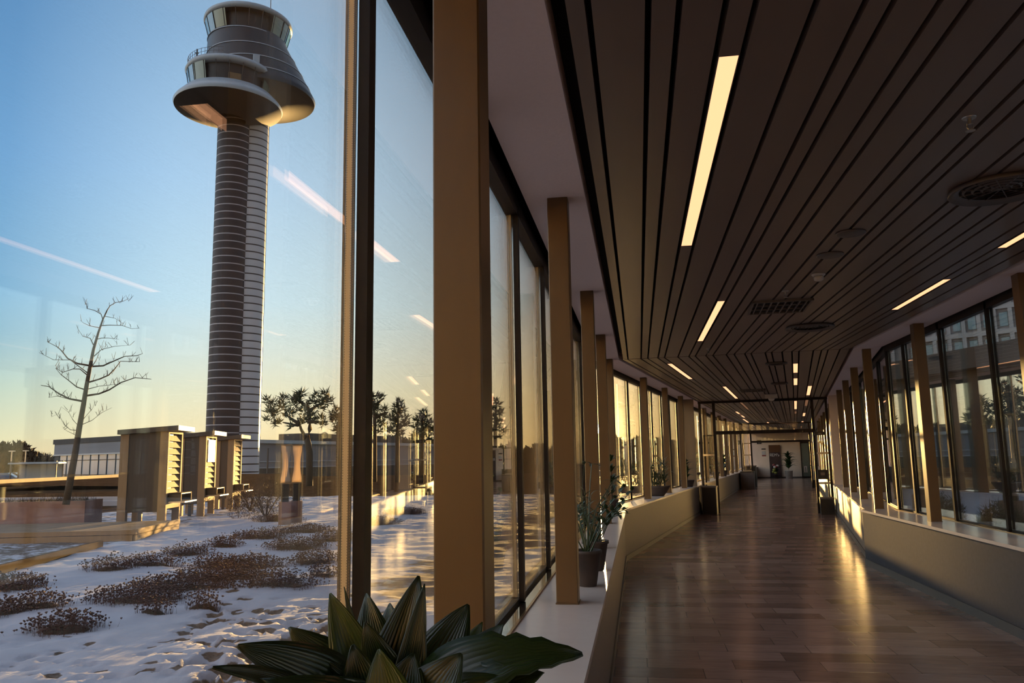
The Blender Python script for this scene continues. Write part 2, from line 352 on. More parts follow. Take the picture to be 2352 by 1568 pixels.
# the lamps sit in some of the narrow slats: (slat index, from, to) in each stretch
L1 = [(4,2.85,5.57),(7,7.70,10.40),(21,3.40,6.13),(21,7.17,8.62)]
L2 = [(4,12.75,15.5),(7,17.6,21.5),(18,13.7,15.25),(18,16.4,18.0),(20,18.4,21.3),(18,23.4,27.6),(4,28.0,29.6),(4,30.9,32.6),(3,34.0,37.7),(20,30.5,33.0),(9,38.0,39.0),(20,38.2,39.4)]
def slats(seg):
    b = MB()
    for i in range(len(GAPS)-1):
        x0 = GAPS[i]+gw+(.03 if i == 0 else 0); x1 = GAPS[i+1]-gw-(.02 if i == len(GAPS)-2 else 0)
        if seg == 1:
            f0, f1 = Y0, None; lamps = sorted((a, c) for k, a, c in L1 if k == i)
        else: x0, x1 = lat(x0), lat(x1); lamps = sorted((a, c) for k, a, c in L2 if k == i)
        cuts = []; cur = None
        for a, c in lamps: cuts.append((cur, a)); cur = c
        cuts.append((cur, None))
        for a, c in cuts:
            if seg == 1:
                ya = (Y0, Y0) if a is None else (a, a); yb = (my(x0)-.008, my(x1)-.008) if c is None else (c, c)
            else:
                ya = (ml(x0)+.008, ml(x1)+.008) if a is None else (a, a); yb = (DEND, DEND) if c is None else (c, c)
            para(x0, x1, ya, yb[0], yb[1], ZC, ZC+.03, b)
            # a shallow upstand along both edges
            para(x0, x0+.004, (ya[0],ya[0]), yb[0], yb[0], ZC+.03, ZC+.07, b); para(x1-.004, x1, (ya[1],ya[1]), yb[1], yb[1], ZC+.03, ZC+.07, b)
    return b
S(slats(1).build('ceiling', 'slat')); S(seg2(slats(2).build('ceiling.001', 'slat')))
b = MB(); para(-.26,3.06,(Y0,Y0),my(-.26),my(3.06),ZC+.13,ZC+.16,b)
S(b.build('ceiling_upper', 'void'))
S(seg2(para(-2.46,.90,(ml(-2.46),ml(.90)),DEND,DEND,ZC+.13,ZC+.16,MB()).build('ceiling_upper.001', 'void')))
for nm, x0, x1 in (('ceiling_left',-.587,-.245),('ceiling_right',3.045,3.395)):
    S(para(x0,x1,(Y0,Y0),my(x0),my(x1),ZC,ZC+.16,MB()).build(nm, 'soffit'))
for nm, x0, x1 in (('ceiling_left.001',-2.785,-2.44),('ceiling_right.001',.872,1.225)):
    S(seg2(para(x0,x1,(ml(x0),ml(x1)),DEND,DEND,ZC,ZC+.16,MB()).build(nm, 'soffit')))
b = MB(); para(-.74,3.56,(Y0,Y0),my(-.74),my(3.56),ZC+.3,ZC+.42,b)
para(-.74,-.68,(Y0,Y0),my(-.74),my(-.68),ZC,ZC+.3,b); para(3.50,3.56,(Y0,Y0),my(3.50),my(3.56),ZC,ZC+.3,b)
S(b.build('roof', 'frame'))
b = MB(); para(-2.95,1.42,(ml(-2.95),ml(1.42)),DEND,DEND,ZC+.3,ZC+.42,b)
para(-2.95,-2.89,(ml(-2.95),ml(-2.89)),DEND,DEND,ZC,ZC+.3,b); para(1.36,1.42,(ml(1.36),ml(1.42)),DEND,DEND,ZC,ZC+.3,b)
S(seg2(b.build('roof.001', 'frame')))
# walls that close the corridor behind the viewpoint and at its far end
S(MB().box(-.74,3.56,Y0-.15,Y0,0,ZC+.3).build('wall_back', 'wall'))
S(seg2(MB().box(-2.95,1.42,DEND,DEND+.15,0,ZC+.3).build('wall_front', 'wall')))
S(seg2(MB().box(-2.43,.86,DEND-.015,DEND,0,.09).build('baseboard_front', 'skirt')))

# ------------------------------------------------------------------ windows: double panes, spacer, dark mullion and rails
wn = [0]
def window(xg, sgn, y0, y1, second=False):
    # xg: inner pane plane, sgn: +1 when outside lies towards -X
    wn[0] += 1
    e = empty('window_%d' % wn[0], (0,0,0), -BETA if second else 0, kind='structure')
    o = -sgn
    def bx(mb, xa, xb, *r): return mb.box(min(xa,xb), max(xa,xb), *r)
    b = MB(); bx(b, xg, xg+o*.006, y0, y1, .755, 2.905); b.build('pane', 'glass' if sgn > 0 else 'glass_coated', e)
    b = MB(); bx(b, xg+o*.022, xg+o*.028, y0, y1, .755, 2.905); b.build('pane', 'glass' if sgn > 0 else 'glass_coated', e)
    b = MB(); bx(b, xg+o*.0065, xg+o*.0215, y1-.012, y1-.004, .765, 2.895); b.build('spacer', 'spacer' if sgn > 0 else 'frame', e)
    b = MB(); bx(b, xg+o*.0065, xg+o*.0215, y0+.004, y0+.012, .765, 2.895); b.build('spacer', 'spacer' if sgn > 0 else 'frame', e)
    b = MB(); bx(b, xg-o*.001, xg-o*.030, y1+.002, y1+.050, HL, ZC)          # inner mullion cap
    bx(b, xg+o*.030, xg+o*.036, y1+.004, y1+.045, HL-.02, ZC)                   # outer cap
    bx(b, xg-o*.004, xg+o*.04, y0, y1+.03, HL-.02, .756)                       # bottom rail
    bx(b, xg-o*.03, xg+o*.04, y0, y1+.03, 2.895, ZC+.02)                        # top rail
    b.build('frame', 'frame', e)
MP = 1.2875; MS = 1.825
y = MS-4*MP
while y < 11.5:
    window(-.67, 1, y, min(y+MP, 12.0)); y += MP
y = 1.76
for k in range(-3, 8):
    a = 1.94+k*MP; window(3.47, -1, a, min(a+MP, 11.66))
lat_l, lat_r = -2.865, 1.30
for k in range(8):
    a = 11.95+k*MP
    if a+MP < 22.3: window(lat_l, 1, a, a+MP, True)
for k in range(8):
    a = 12.22+k*MP
    if a+MP < 22.6: window(lat_r, -1, a, a+MP, True)
for k in range(6):
    a = 22.6+k*5.3; window(lat_l, 1, a, a+5.3, True); window(lat_r, -1, a, a+5.3, True)

# ------------------------------------------------------------------ columns
def column(loc, rz, label, group):
    e = empty('column', loc, rz, label, 'column', group, 'thing')
    MB().bbox(-.0575,.0575,0,.125,HL+.001-HL,ZC-HL-.0005).build('shaft', 'column', e)
    MB().bbox(-.062,.062,-.004,.129,0,.006).build('base_plate', 'column', e)
    return e
ords = ['first','second','third','fourth','fifth','sixth','seventh','eighth','ninth']
GL = 'columns along the window ledges'
c0 = column((-.4025,1.77,HL), 0, 'broad beige column rising behind the big-leaved foreground plant', GL)
def col_copy(loc, rz, label):
    c = copy_tree(c0); c.location = loc; c.rotation_euler = (0,0,rz); c['label'] = label; return c
ll = ['beige column on the left ledge just before the two slender clay-potted plants',
      'golden-lit beige column on the left ledge, next one past the clay-potted plants',
      'beige column on the left ledge that hides the low sun from the right',
      'beige column at the bend of the left ledge beside the tall rosette plant']
for k, yy in enumerate((4.33,6.92,9.49)): col_copy((-.4025,yy,HL), 0, ll[k])
col_copy((-.40,11.93,HL), -BETA/2, ll[3])
for k, (l, d) in enumerate(((-2.59,14.72),(-2.57,17.16),(-2.58,19.75))):
    col_copy(W2(l,d,HL), -BETA, ['beige column past the bend, just left of the boat-shaped planter','beige column past the bend, right of the boat-shaped planter','last beige column before the glossy end panel on the left ledge'][k])
for k, yy in enumerate((7.03,9.60)):
    col_copy((3.215,yy,HL), 0, ['right ledge column at the right margin of the photograph','wide dark column standing alone on the right ledge before the courtyard window'][k])
for k, d in enumerate((12.2,14.8,17.35,19.9)):
    col_copy(W2(1.04,d,HL), -BETA, ['%s dark column of the close row on the right ledge past the bend' % ords[k]][0])
for k in range(6):
    col_copy(W2(-2.58,25.2+2.575*k,HL), -BETA, '%s beige column on the left ledge beyond the glass doors' % ords[k])
for k in range(6):
    col_copy(W2(1.04,25.2+2.575*k,HL), -BETA, '%s beige column on the right ledge beyond the glass doors' % ords[k])

# ------------------------------------------------------------------ ceiling lamps and fittings
def lamp(seg, i, a, c, label):
    x0 = GAPS[i]+gw+.002; x1 = GAPS[i+1]-gw-.002
    if seg == 2: x0, x1 = lat(x0), lat(x1)
    xm = (x0+x1)/2; w = min(x1-x0, .078)/2
    loc = (xm, a, ZC) if seg == 1 else W2(xm, a, ZC)
    e = empty('ceiling_light', loc, 0 if seg == 1 else -BETA, label, 'light', 'linear ceiling lights')
    n = c-a; g = n/2
    MB().box(-w,w,.006,g-.002,.002,.008).box(-w,w,g+.002,n-.006,.002,.008).build('diffuser', 'lamp', e)
    MB().box(-w-.004,-w,0,n,0,.04).box(w,w+.004,0,n,0,.04).box(-w,w,0,.006,0,.04).box(-w,w,n-.006,n,0,.04).box(-w,w,0,n,.03,.04).build('housing', 'grey', e)
n1 = ['long lit ceiling strip above the left side, nearest and largest of all','second lit ceiling strip above the left side, before the bend','lit ceiling strip at the right edge of the photograph, over the right ledge','lit ceiling strip over the right ledge above the lone wide column']
for (i,a,c), l in zip(L1, n1): lamp(1, i, a, c, l)
n2 = ['first lit strip past the bend on the left of the ceiling','second lit strip past the bend on the left, close to the glass doors','short lit strip past the bend in the middle of the ceiling, first of two','short lit strip past the bend in the middle of the ceiling, second of two','lit strip past the bend nearest the right wall','lit strip in the middle of the ceiling just beyond the glass doors'] + ['%s of the distant lit strips beyond the glass doors' % k for k in ords[:6]]
for (i,a,c), l in zip(L2, n2): lamp(2, i, a, c, l)

def disc(loc, rz, r, label, louvred=True, name='air_diffuser', cat='air vent', thick=.03):
    e = empty(name, loc, rz, label, cat, 'round ceiling fittings' if not louvred else 'round ceiling air vents')
    if louvred:
        MB().lathe([(r*.78,-.004),(r*.98,-.028),(r,-.02),(r*.98,0),(r*.7,0)], 40, cap=False).build('rim', 'grey', e, True)
        b = MB().lathe([(0.001,-.002),(r*.80,-.003)], 40, cap=False)
        b.build('core', 'void', e)
        b = MB()
        for k in range(1,5): rr = r*.17*k; b.lathe([(rr,-.014),(rr+.012,-.006),(rr+.002,-.004)], 32, cap=False)
        for k in range(12):
            a = 2*pi*k/12; b.obox((cos(a)*r*.4, sin(a)*r*.4), (cos(a),sin(a)), (-sin(a),cos(a)), r*.38, .003, -.012, -.004)
        b.build('vane', 'grey', e)
    else:
        MB().lathe([(r*.9,-thick),(r,-thick*.6),(r,0)], 32).build('cover', 'grey', e, True)
    return e
disc((2.06,4.66,ZC), 0, .27, 'large dark louvred air vent at the right edge of the ceiling')
disc((2.01,9.52,ZC), 0, .27, 'round air vent in the ceiling just before the bend')
disc((1.455,5.46,ZC), 0, .095, 'round flat ceiling disc, the nearer of the two before the smoke detector', False, 'loudspeaker_cover', 'ceiling disc', .012)
disc((1.455,6.05,ZC), 0, .095, 'round flat ceiling disc right next to the smoke detector', False, 'loudspeaker_cover', 'ceiling disc', .012)
disc(W2(-.2,13.42,ZC), -BETA, .17, 'round dark vent in the ceiling just past the bend')
disc(W2(-.22,17.25,ZC), -BETA, .17, 'second round dark vent in the ceiling past the bend')
def detector(loc, rz, label):
    e = empty('smoke_detector', loc, rz, label, 'smoke detector')
    MB().lathe([(.045,-.018),(.055,-.008),(.055,0)], 24).build('base', 'white', e, True)
    MB().lathe([(.018,-.06),(.036,-.052),(.04,-.03),(.036,-.018)], 24).build('sensor_head', 'white', e, True)
detector((1.51,6.70,ZC), 0, 'small white smoke detector on the dark slatted ceiling')
def sprinkler(loc, rz, label):
    e = empty('fire_sprinkler', loc, rz, label, 'sprinkler', 'fire sprinklers')
    MB().lathe([(.028,-.004),(.03,0)], 16).build('escutcheon', 'steel', e)
    MB().lathe([(.008,-.03),(.009,-.004)], 10).tube([(.011,0,-.028),(.013,0,-.045),(.004,0,-.058)],.003).tube([(-.011,0,-.028),(-.013,0,-.045),(-.004,0,-.058)],.003).lathe([(.02,-.062),(.02,-.059)], 12).build('sprinkler_head', 'steel', e)
sprinkler((1.50,3.62,ZC), 0, 'small fire sprinkler in the dark upper right of the ceiling')
sprinkler((1.36,7.35,ZC), 0, 'small fire sprinkler beside the rectangular ceiling grille')
sprinkler((1.00,11.2,ZC), 0, 'small fire sprinkler close to the ceiling bend')
def grille(loc, rz, w, d, n, label):
    e = empty('air_grille', loc, rz, label, 'air vent', 'rectangular ceiling grilles')
    b = MB().box(-w/2,w/2,0,.02,-.022,0).box(-w/2,w/2,d-.02,d,-.022,0).box(-w/2,-w/2+.02,0,d,-.022,0).box(w/2-.02,w/2,0,d,-.022,0); b.build('frame', 'grey', e)
    MB().box(-w/2+.02,w/2-.02,.02,d-.02,-.003,-.001).build('backing', 'void', e)
    b = MB()
    for k in range(n):
        x = -w/2+.02+(w-.04)*(k+.5)/n; b.box(x-.006,x+.006,.02,d-.02,-.02,-.004)
    b.box(-w/2+.02,w/2-.02,d*.33,d*.33+.012,-.018,-.006).box(-w/2+.02,w/2-.02,d*.66,d*.66+.012,-.018,-.006)
    b.build('blade', 'grey', e)
grille((1.41,7.76,ZC), -.06, .56, .66, 8, 'rectangular slotted grille in the ceiling before the bend')
grille(W2(-.82,18.6,ZC), -BETA, .56, .6, 8, 'rectangular slotted grille in the ceiling past the bend')
e = empty('ceiling_camera', W2(-.47,20.4,ZC), -BETA, 'white box-shaped device hanging from the ceiling before the glass doors', 'camera')
MB().prism([(-.15,-.08),(.15,-.08),(.11,.08),(-.11,.08)],-.10,-.005).build('housing', 'white', e)
MB().lathe([(.02,-.17),(.06,-.155),(.075,-.12),(.08,-.10)], 20).build('dome', 'white', e, True)

# ------------------------------------------------------------------ glass doors across the corridor
def partition(num, dp, l0, l1, rails):
    e = empty('door_%d' % num, (0,0,0), -BETA, kind='structure')
    f = MB()
    f.box(-2.43,.86,dp-.04,dp+.04,2.90,2.96)
    for l in (l0-.03, l1+.03): f.box(l-.035,l+.035,dp-.04,dp+.04,0,2.90)
    f.box(-2.42,-2.36,dp-.04,dp+.04,0,2.9); f.box(.79,.85,dp-.04,dp+.04,0,2.9)
    f.box(l0,l1,dp-.05,dp+.05,2.06,2.15)
    f.build('frame', 'frame', e)
    f = MB()
    for z in rails:
        f.box(-2.36,l0-.065,dp-.03,dp+.03,z-.025,z+.025); f.box(l1+.065,.79,dp-.03,dp+.03,z-.025,z+.025)
    f.build('rail', 'steel', e)
    MB().box(l0,l1,dp-.005,dp+.005,2.15,2.90).build('pane', 'glass', e)
    MB().box(-2.36,l0-.065,dp-.005,dp+.005,0,2.9).build('pane', 'glass', e)
    MB().box(l1+.065,.79,dp-.005,dp+.005,0,2.9).build('pane', 'glass', e)
    MB().box(-2.36,l0-.065,dp-.02,dp+.02,.0,.30).box(l1+.065,.79,dp-.02,dp+.02,0,.34).build('kick_panel', 'black', e)
    # the sliding leaves, parked behind the sidelights
    for a, c in ((-2.34,l0-.02),(l1+.02,.77)):
        MB().box(a,a+.04,dp+.07,dp+.10,.01,2.06).box(c-.04,c,dp+.07,dp+.10,.01,2.06).box(a,c,dp+.07,dp+.10,2.02,2.06).box(a,c,dp+.07,dp+.10,.01,.07).build('door_leaf', 'frame', e)
partition(1, DP, -1.99, .45, (.76, 1.52))
partition(2, 39.0, -1.90, .62, (.78, 1.5))
# end panels between ledge and soffit beside the doors
S(seg2(MB().box(-2.86,-2.43,DP-1.1,DP-1.02,HL,ZC).build('wall_left_end', 'nib')))
S(seg2(MB().box(.865,1.34,DP-.6,DP-.5,HL,ZC).build('wall_right_end', 'wall')))

# things by the doors
def boxthing(name, l0, l1, d0, d1, z0, z1, m, label, cat, lid=None):
    e = empty(name, W2((l0+l1)/2,(d0+d1)/2,z0), -BETA, label, cat)
    w, d, h = (l1-l0)/2, (d1-d0)/2, z1-z0
    MB().bbox(-w,w,-d,d,0,h-.04,.012).build('body', m, e)
    MB().bbox(-w-.01,w+.01,-d-.01,d+.01,h-.04,h,.015).build('lid', lid or m, e)
    return e
boxthing('waste_bin', -2.36,-2.0, DP-.75,DP-.3, 0,.72, 'black', 'dark waste bin at the foot of the left ledge by the glass doors', 'bin', 'grey')
boxthing('storage_box', .50,.83, DP-.55,DP-.15, 0,.42, 'black', 'low dark box at the foot of the right glass sidelight', 'box', 'grey')
boxthing('storage_cabinet', -2.38,-1.80, 37.2,38.2, 0,.78, 'grey', 'low dark cabinet on the left beyond the glass doors', 'cabinet', 'black')
boxthing('armchair_box', -2.36,-1.85, 40.2,41.2, 0,1.0, 'black', 'taller dark box behind the low cabinet in the far corridor', 'box', 'grey')
e = empty('card_reader', W2(.62,DP-.06,.86), -BETA, 'black wall device mounted on the right glass sidelight', 'device')
MB().bbox(-.13,.13,-.05,0,0,.24,.01).build('case', 'black', e); MB().box(-.05,.05,-.056,-.05,.10,.17).build('screen', 'grey', e)
e = empty('door_operator', W2(.62,DP-.06,1.98), -BETA, 'black door sensor high on the right glass sidelight', 'device')
MB().bbox(-.14,.14,-.06,0,0,.09,.01).build('case', 'black', e); MB().box(-.04,.04,-.066,-.06,.02,.06).build('lens', 'grey', e)

# far end wall: banner, signs, planter, glass door
def onwall(l, z, dd=.0): return W2(l, DEND-dd, z)
e = empty('standing_banner', onwall(-1.275,.10,.10), -BETA, 'tall dark maroon banner with white lettering against the end wall', 'banner')
MB().box(-.355,.355,0,.02,0,2.02).build('panel', 'poster', e)
MB().box(-.355,.355,-.004,0,1.55,2.02).build('header', 'posterhead', e)
MB().box(-.38,.38,-.10,.10,-.10,0).build('foot', 'black', e)
def glyphs(strokes, x, z, s, w):
    b = MB()
    for st in strokes:
        for (xa, za), (xb, zb) in zip(st[:-1], st[1:]):
            dx, dz = xb-xa, zb-za; L = hypot(dx,dz) or 1; px, pz = -dz/L*w, dx/L*w
            P = [(x+xa*s+px, z+za*s+pz),(x+xa*s-px, z+za*s-pz),(x+xb*s-px, z+zb*s-pz),(x+xb*s+px, z+zb*s+pz)]
            b.add([(p[0],-.008,p[1]) for p in P]+[(p[0],0,p[1]) for p in P], [(0,1,2,3),(4,7,6,5),(0,4,5,1),(1,5,6,2),(2,6,7,3),(3,7,4,0)])
    return b
Rr = [[(0,0),(0,1)],[(0,1),(.5,1),(.55,.75),(.5,.52),(0,.5)],[(.25,.5),(.6,0)]]
Ee = [[(1.35,0),(.8,0),(.8,1),(1.35,1)],[(.8,.5),(1.25,.5)]]
Mm = [[(1.6,0),(1.6,1),(1.95,.45),(2.3,1),(2.3,0)]]
Ar = [[(2.55,1.05),(3.2,.05)],[(2.85,.0),(3.2,.05),(3.25,.5)]]
glyphs(Rr+Ee+Mm+Ar, -.29, 1.30, .17, .017).build('lettering', 'lettering', e)
MB().box(-.29,.13,-.006,0,1.21,1.235).build('underline', 'lettering', e)
MB().lathe([(.02,-.006),(.20,.0)], 20, (0,0,0)).build('emblem', 'towerunder', e); e.children[-1].rotation_euler = (pi/2,0,0); e.children[-1].location = (.1,-.006,.72)
e = empty('restroom_sign', onwall(-2.2,2.20,.02), -BETA, 'small dark square sign high on the left of the end wall', 'sign')
MB().box(-.14,.14,0,.02,0,.26).build('plate', 'black', e); MB().box(-.05,-.01,-.004,0,.05,.20).box(.03,.07,-.004,0,.05,.20).build('pictogram', 'lettering', e)
e = empty('name_plate', onwall(-1.95,1.84,.02), -BETA, 'narrow dark plate on the end wall left of the banner', 'sign')
MB().box(-.13,.13,0,.02,0,.07).build('plate', 'black', e)
e = empty('paper_notice', onwall(-1.95,1.42,.012), -BETA, 'pale paper notice on the end wall below the narrow plate', 'notice')
MB().box(-.12,.12,0,.01,0,.32).build('sheet', 'potw', e); MB().box(-.12,.12,-.002,0,-.01,.07).build('foot_strip', 'red', e)
e = empty('door_3', W2(0,0,0), -BETA, kind='structure')
b = MB().box(.30,.36,DEND-.06,DEND-.001,0,2.3).box(.80,.86,DEND-.06,DEND-.001,0,2.3).box(.36,.80,DEND-.06,DEND-.001,2.2,2.3).box(.36,.80,DEND-.06,DEND-.001,0,.1); b.build('frame', 'frame', e)
MB().box(.36,.80,DEND-.03,DEND-.02,.1,2.2).build('pane', 'greendoor', e)
MB().box(.45,.52,DEND-.036,DEND-.03,.35,.75).box(.52,.64,DEND-.036,DEND-.03,.68,.75).box(.57,.64,DEND-.036,DEND-.03,.35,.75).build('emblem', 'lettering', e)

# ------------------------------------------------------------------ plants
def leaf_mesh(b, base, tip, width, up=(0,0,1), droop=.0, fold=.25, mi=0, n=12, serr=0, uvs=None, taper=.55, wave=0):
    base = Vector(base); tip = Vector(tip); ax = tip-base; L = ax.length; d = ax.normalized(); upv = Vector(up)
    side = d.cross(upv); side = side.normalized() if side.length > 1e-4 else Vector((1,0,0)); nrm = side.cross(d).normalized()
    vs = []; fs = []
    for i in range(n+1):
        t = i/n; p = base+ax*t+nrm*(sin(pi*t)*droop*L)
        w = width*.5*max(0, (sin(pi*min(1, t**taper*1.0)))**.8) if 0 < t < 1 else width*.02
        if serr and i > n*.55: w *= 1+serr*((i % 2)*2-1)
        wv = wave*width*sin(t*9+base.x*50)
        for k, s in enumerate((-1,-.5,0,.5,1)):
            vs.append(p+side*(w*s)+nrm*(abs(s)*w*fold+wv*s))
            if uvs is not None: uvs.append((.5+s*.5, t))
    for i in range(n):
        for k in range(4): fs.append((i*5+k, i*5+k+1, (i+1)*5+k+1, (i+1)*5+k))
    b.add(vs, fs, mi)
def solid(o, th=.0012):
    m = o.modifiers.new('thickness', 'SOLIDIFY'); m.thickness = th; m.offset = 0; return o
def pot(b, r0, r1, h, n=28):
    return b.lathe([(r0,0),(r1,h),(r1+.006,h),(r1+.006,h-.02),(r1-.004,h-.02)], n) if False else b.lathe([(r0*.9,0),(r0,.004),(r1,h-.02),(r1+.008,h-.02),(r1+.008,h),(r1-.006,h),(r1-.008,h-.03),(.001,h-.03)], n, cap=False)

# the large plant in front of everything
PB = Vector((-.33,1.02,HL))
e = empty('potted_plant', PB, 0, 'large plant with broad dark leaves on the ledge across the bottom of the photograph', 'plant')
pot(MB(), .085, .125, .2).build('pot', 'terra', e, True)
MB().lathe([(.001,.172),(.118,.17)], 24, cap=False).build('soil', 'soil', e)
def dpt(x, y, D): return at(x, y, D)-PB
TH = [ # base px, tip px, distances, width, facing, droop, fold, bright, serration
 ((815,1640),(545,1482),.98,.86,.062,(.15,-1,.75),.10,.15,0,0),
 ((800,1690),(488,1532),.96,.80,.035,(.1,-.9,.9),.08,.2,0,0),
 ((820,1590),(664,1440),1.06,1.04,.052,(.3,-1,.35),.12,.15,0,0),
 ((858,1620),(758,1362),1.02,1.03,.046,(.35,-1,.1),.03,.5,1,0),
 ((842,1560),(790,1347),1.08,1.08,.010,(.3,-1,.1),.05,.4,0,0),
 ((880,1600),(842,1362),1.10,1.13,.048,(.2,-1,.25),.05,.2,0,0),
 ((905,1560),(895,1385),1.14,1.18,.044,(.1,-1,.1),.03,.2,0,0),
 ((900,1600),(838,1428),1.00,.98,.040,(.25,-1,.3),.08,.2,0,0),
 ((886,1680),(962,1322),1.00,1.02,.058,(.1,-1,.05),.02,.55,0,0),
 ((900,1680),(975,1340),.985,1.0,.030,(.75,-1,.05),.02,.35,0,0),
 ((950,1640),(1076,1388),1.02,1.06,.064,(-.05,-1,.15),.05,.25,0,0),
 ((1020,1600),(1108,1428),1.08,1.10,.034,(-.1,-1,.1),.02,.15,1,0),
 ((1040,1610),(1156,1432),1.03,1.05,.046,(-.35,-1,.3),.05,.3,0,0),
 ((930,1640),(1338,1502),.97,.98,.072,(0,-.75,1),.14,.3,0,.10),
 ((940,1650),(1190,1480),.99,1.03,.060,(-.1,-1,.6),.10,.25,0,.05),
 ((860,1690),(668,1555),.94,.86,.060,(.2,-1,.6),.12,.2,0,0),
 ((930,1720),(1060,1500),.93,.92,.070,(0,-1,.5),.08,.25,0,0),
 ((900,1740),(950,1500),.92,.93,.066,(0,-1,.3),.05,.3,0,0),
 ((880,1740),(810,1480),.93,.93,.058,(.2,-1,.3),.05,.3,0,0),
 ((960,1730),(1180,1560),.92,.93,.080,(0,-1,.8),.08,.25,0,0),
 ((900,1600),(930,1440),1.16,1.2,.05,(0,-1,.1),.02,.2,0,0),
 ((960,1580),(1010,1465),1.15,1.16,.05,(0,-1,.1),.02,.2,0,0),
 ((850,1700),(720,1500),.97,.93,.05,(.2,-1,.4),.08,.25,0,0),
 ((1000,1700),(1250,1545),.95,.94,.075,(0,-.7,1),.12,.25,0,.06),
 ((880,1760),(600,1560),.92,.82,.06,(.2,-.8,1),.12,.2,0,0),
 ((930,1760),(870,1490),.9,.9,.06,(.1,-1,.3),.05,.35,1,0),
]
for bx_, tx_, d0, d1, w, upv, dr, fo, br, se in TH:
    b = MB(); uvs = []
    leaf_mesh(b, dpt(*bx_, d0), dpt(*tx_, d1), w*1.22, upv, dr, fo, 0, 16, se, uvs, .62, .03)
    o = solid(b.build('leaf', 'leafbright' if br else 'leaf', e, True, uvs))
    # leaf stalk running down to the soil
    p = dpt(*bx_, d0); q = Vector((p.x*.25, p.y*.25, .17))
    MB().tube([q, q.lerp(p,.5)+Vector((0,0,.01)), p, p.lerp(dpt(*tx_, d1), .25)], [.004,.0035,.003,.0015], 6).build('stalk', 'leaf', e, True)

def zz_plant(loc, label, seed, lean, rp=(.06,.085,.20), extra=()):
    rr = random.Random(seed)
    e = empty('potted_plant', loc, 0, label, 'plant', 'potted plants on the ledges')
    pot(MB(), *rp).build('pot', 'terra', e, True)
    MB().lathe([(.001,rp[2]-.028),(rp[1]-.006,rp[2]-.03)], 20, cap=False).build('soil', 'soil', e)
    st = MB(); lf = MB()
    for k in range(lean[0]):
        a = rr.uniform(0, 2*pi); ln = rr.uniform(lean[1], lean[2]); t = rr.uniform(.25,.75)
        d = Vector((cos(a)*t, sin(a)*t, 1)).normalized(); p0 = Vector((rr.uniform(-.03,.03), rr.uniform(-.03,.03), rp[2]-.03))
        p1 = p0+d*ln*.55; p2 = p1+(d+Vector((cos(a),sin(a),-.25))*.35).normalized()*ln*.45
        st.tube([p0,p1,p2],[.0045,.0035,.002],5)
        for j in range(lean[3]):
            f = .45+.55*j/max(1,lean[3]-1); c = p0.lerp(p1, f/.55) if f < .55 else p1.lerp(p2, (f-.55)/.45)
            s = 1 if j % 2 else -1; sd = Vector((-sin(a)*s, cos(a)*s, rr.uniform(-.1,.4))) + d*.5
            leaf_mesh(lf, c, c+sd.normalized()*rr.uniform(.045,.07), .026, (0,0,1), .1, .15, 0, 5)
    for pts, lv in extra:
        st.tube([Vector(p) for p in pts], [.0045]+[.003]*(len(pts)-1), 5)
        c = Vector(pts[-1])
        for j in range(lv):
            a = rr.uniform(0,2*pi); leaf_mesh(lf, c, c+Vector((cos(a),sin(a)*.6,rr.uniform(-.4,.3))).normalized()*rr.uniform(.05,.08), .024, (0,0,1), .1, .15, 0, 5)
    st.build('stem', 'plant', e); solid(lf.build('foliage', 'plant', e, True), .0008)
    return e
zz_plant((-.335,4.95,HL), 'slender-stemmed plant in a clay pot right behind the second left column', 3, (9,.30,.50,7), (.055,.085,.21), [((( 0,0,.18),(.02,.05,.5),(.04,.1,.72)),3),(((0,0,.18),(.06,.1,.45),(.17,.15,.62)),4),(((0,0,.18),(-.02,0,.55),(.0,.02,.72)),2),(((.02,0,.18),(.10,.0,.38),(.20,-.05,.42)),6)])
zz_plant((-.32,5.62,HL), 'second slender-stemmed plant, in the clay pot farther from the second left column', 5, (10,.25,.42,8), (.055,.085,.2), [(((0,0,.18),(.1,.05,.36),(.2,.05,.40)),7),(((0,0,.18),(.08,.1,.5),(.16,.2,.62)),3)])
def rosette(loc, rz, label, seed, h, w, nl, tiers, potd, m='terra', trunk=True, lw=.03):
    rr = random.Random(seed)
    e = empty('potted_plant', loc, rz, label, 'plant', 'potted plants on the ledges')
    pot(MB(), *potd).build('pot', m, e, True)
    MB().lathe([(.001,potd[2]-.028),(potd[1]-.006,potd[2]-.03)], 20, cap=False).build('soil', 'soil', e)
    if trunk: MB().tube([(0,0,potd[2]-.04),(.01,0,potd[2]+h*.45),(0,0,potd[2]+h*.8)],[.010,.008,.005],6).build('stem', 'twig', e)
    b = MB()
    for t in range(tiers):
        z = potd[2]+h*(.12+.8*t/max(1,tiers-1)) if tiers > 1 else potd[2]
        for k in range(nl):
            a = 2*pi*k/nl+t*1.1+rr.uniform(-.2,.2); ln = w*(1-.45*t/max(1,tiers))*rr.uniform(.8,1.15); el = rr.uniform(.1,.75)
            d = Vector((cos(a)*cos(el), sin(a)*cos(el), sin(el)))
            leaf_mesh(b, (0,0,z), Vector((0,0,z))+d*ln, lw, (0,0,1), .22, .2, 0, 7)
    solid(b.build('foliage', 'plant', e, True), .0008)
    return e
rosette((-.385,11.05,HL), 0, 'tall dark rosette plant standing at the bend of the left ledge', 11, .55, .26, 9, 4, (.06,.085,.2), lw=.04)
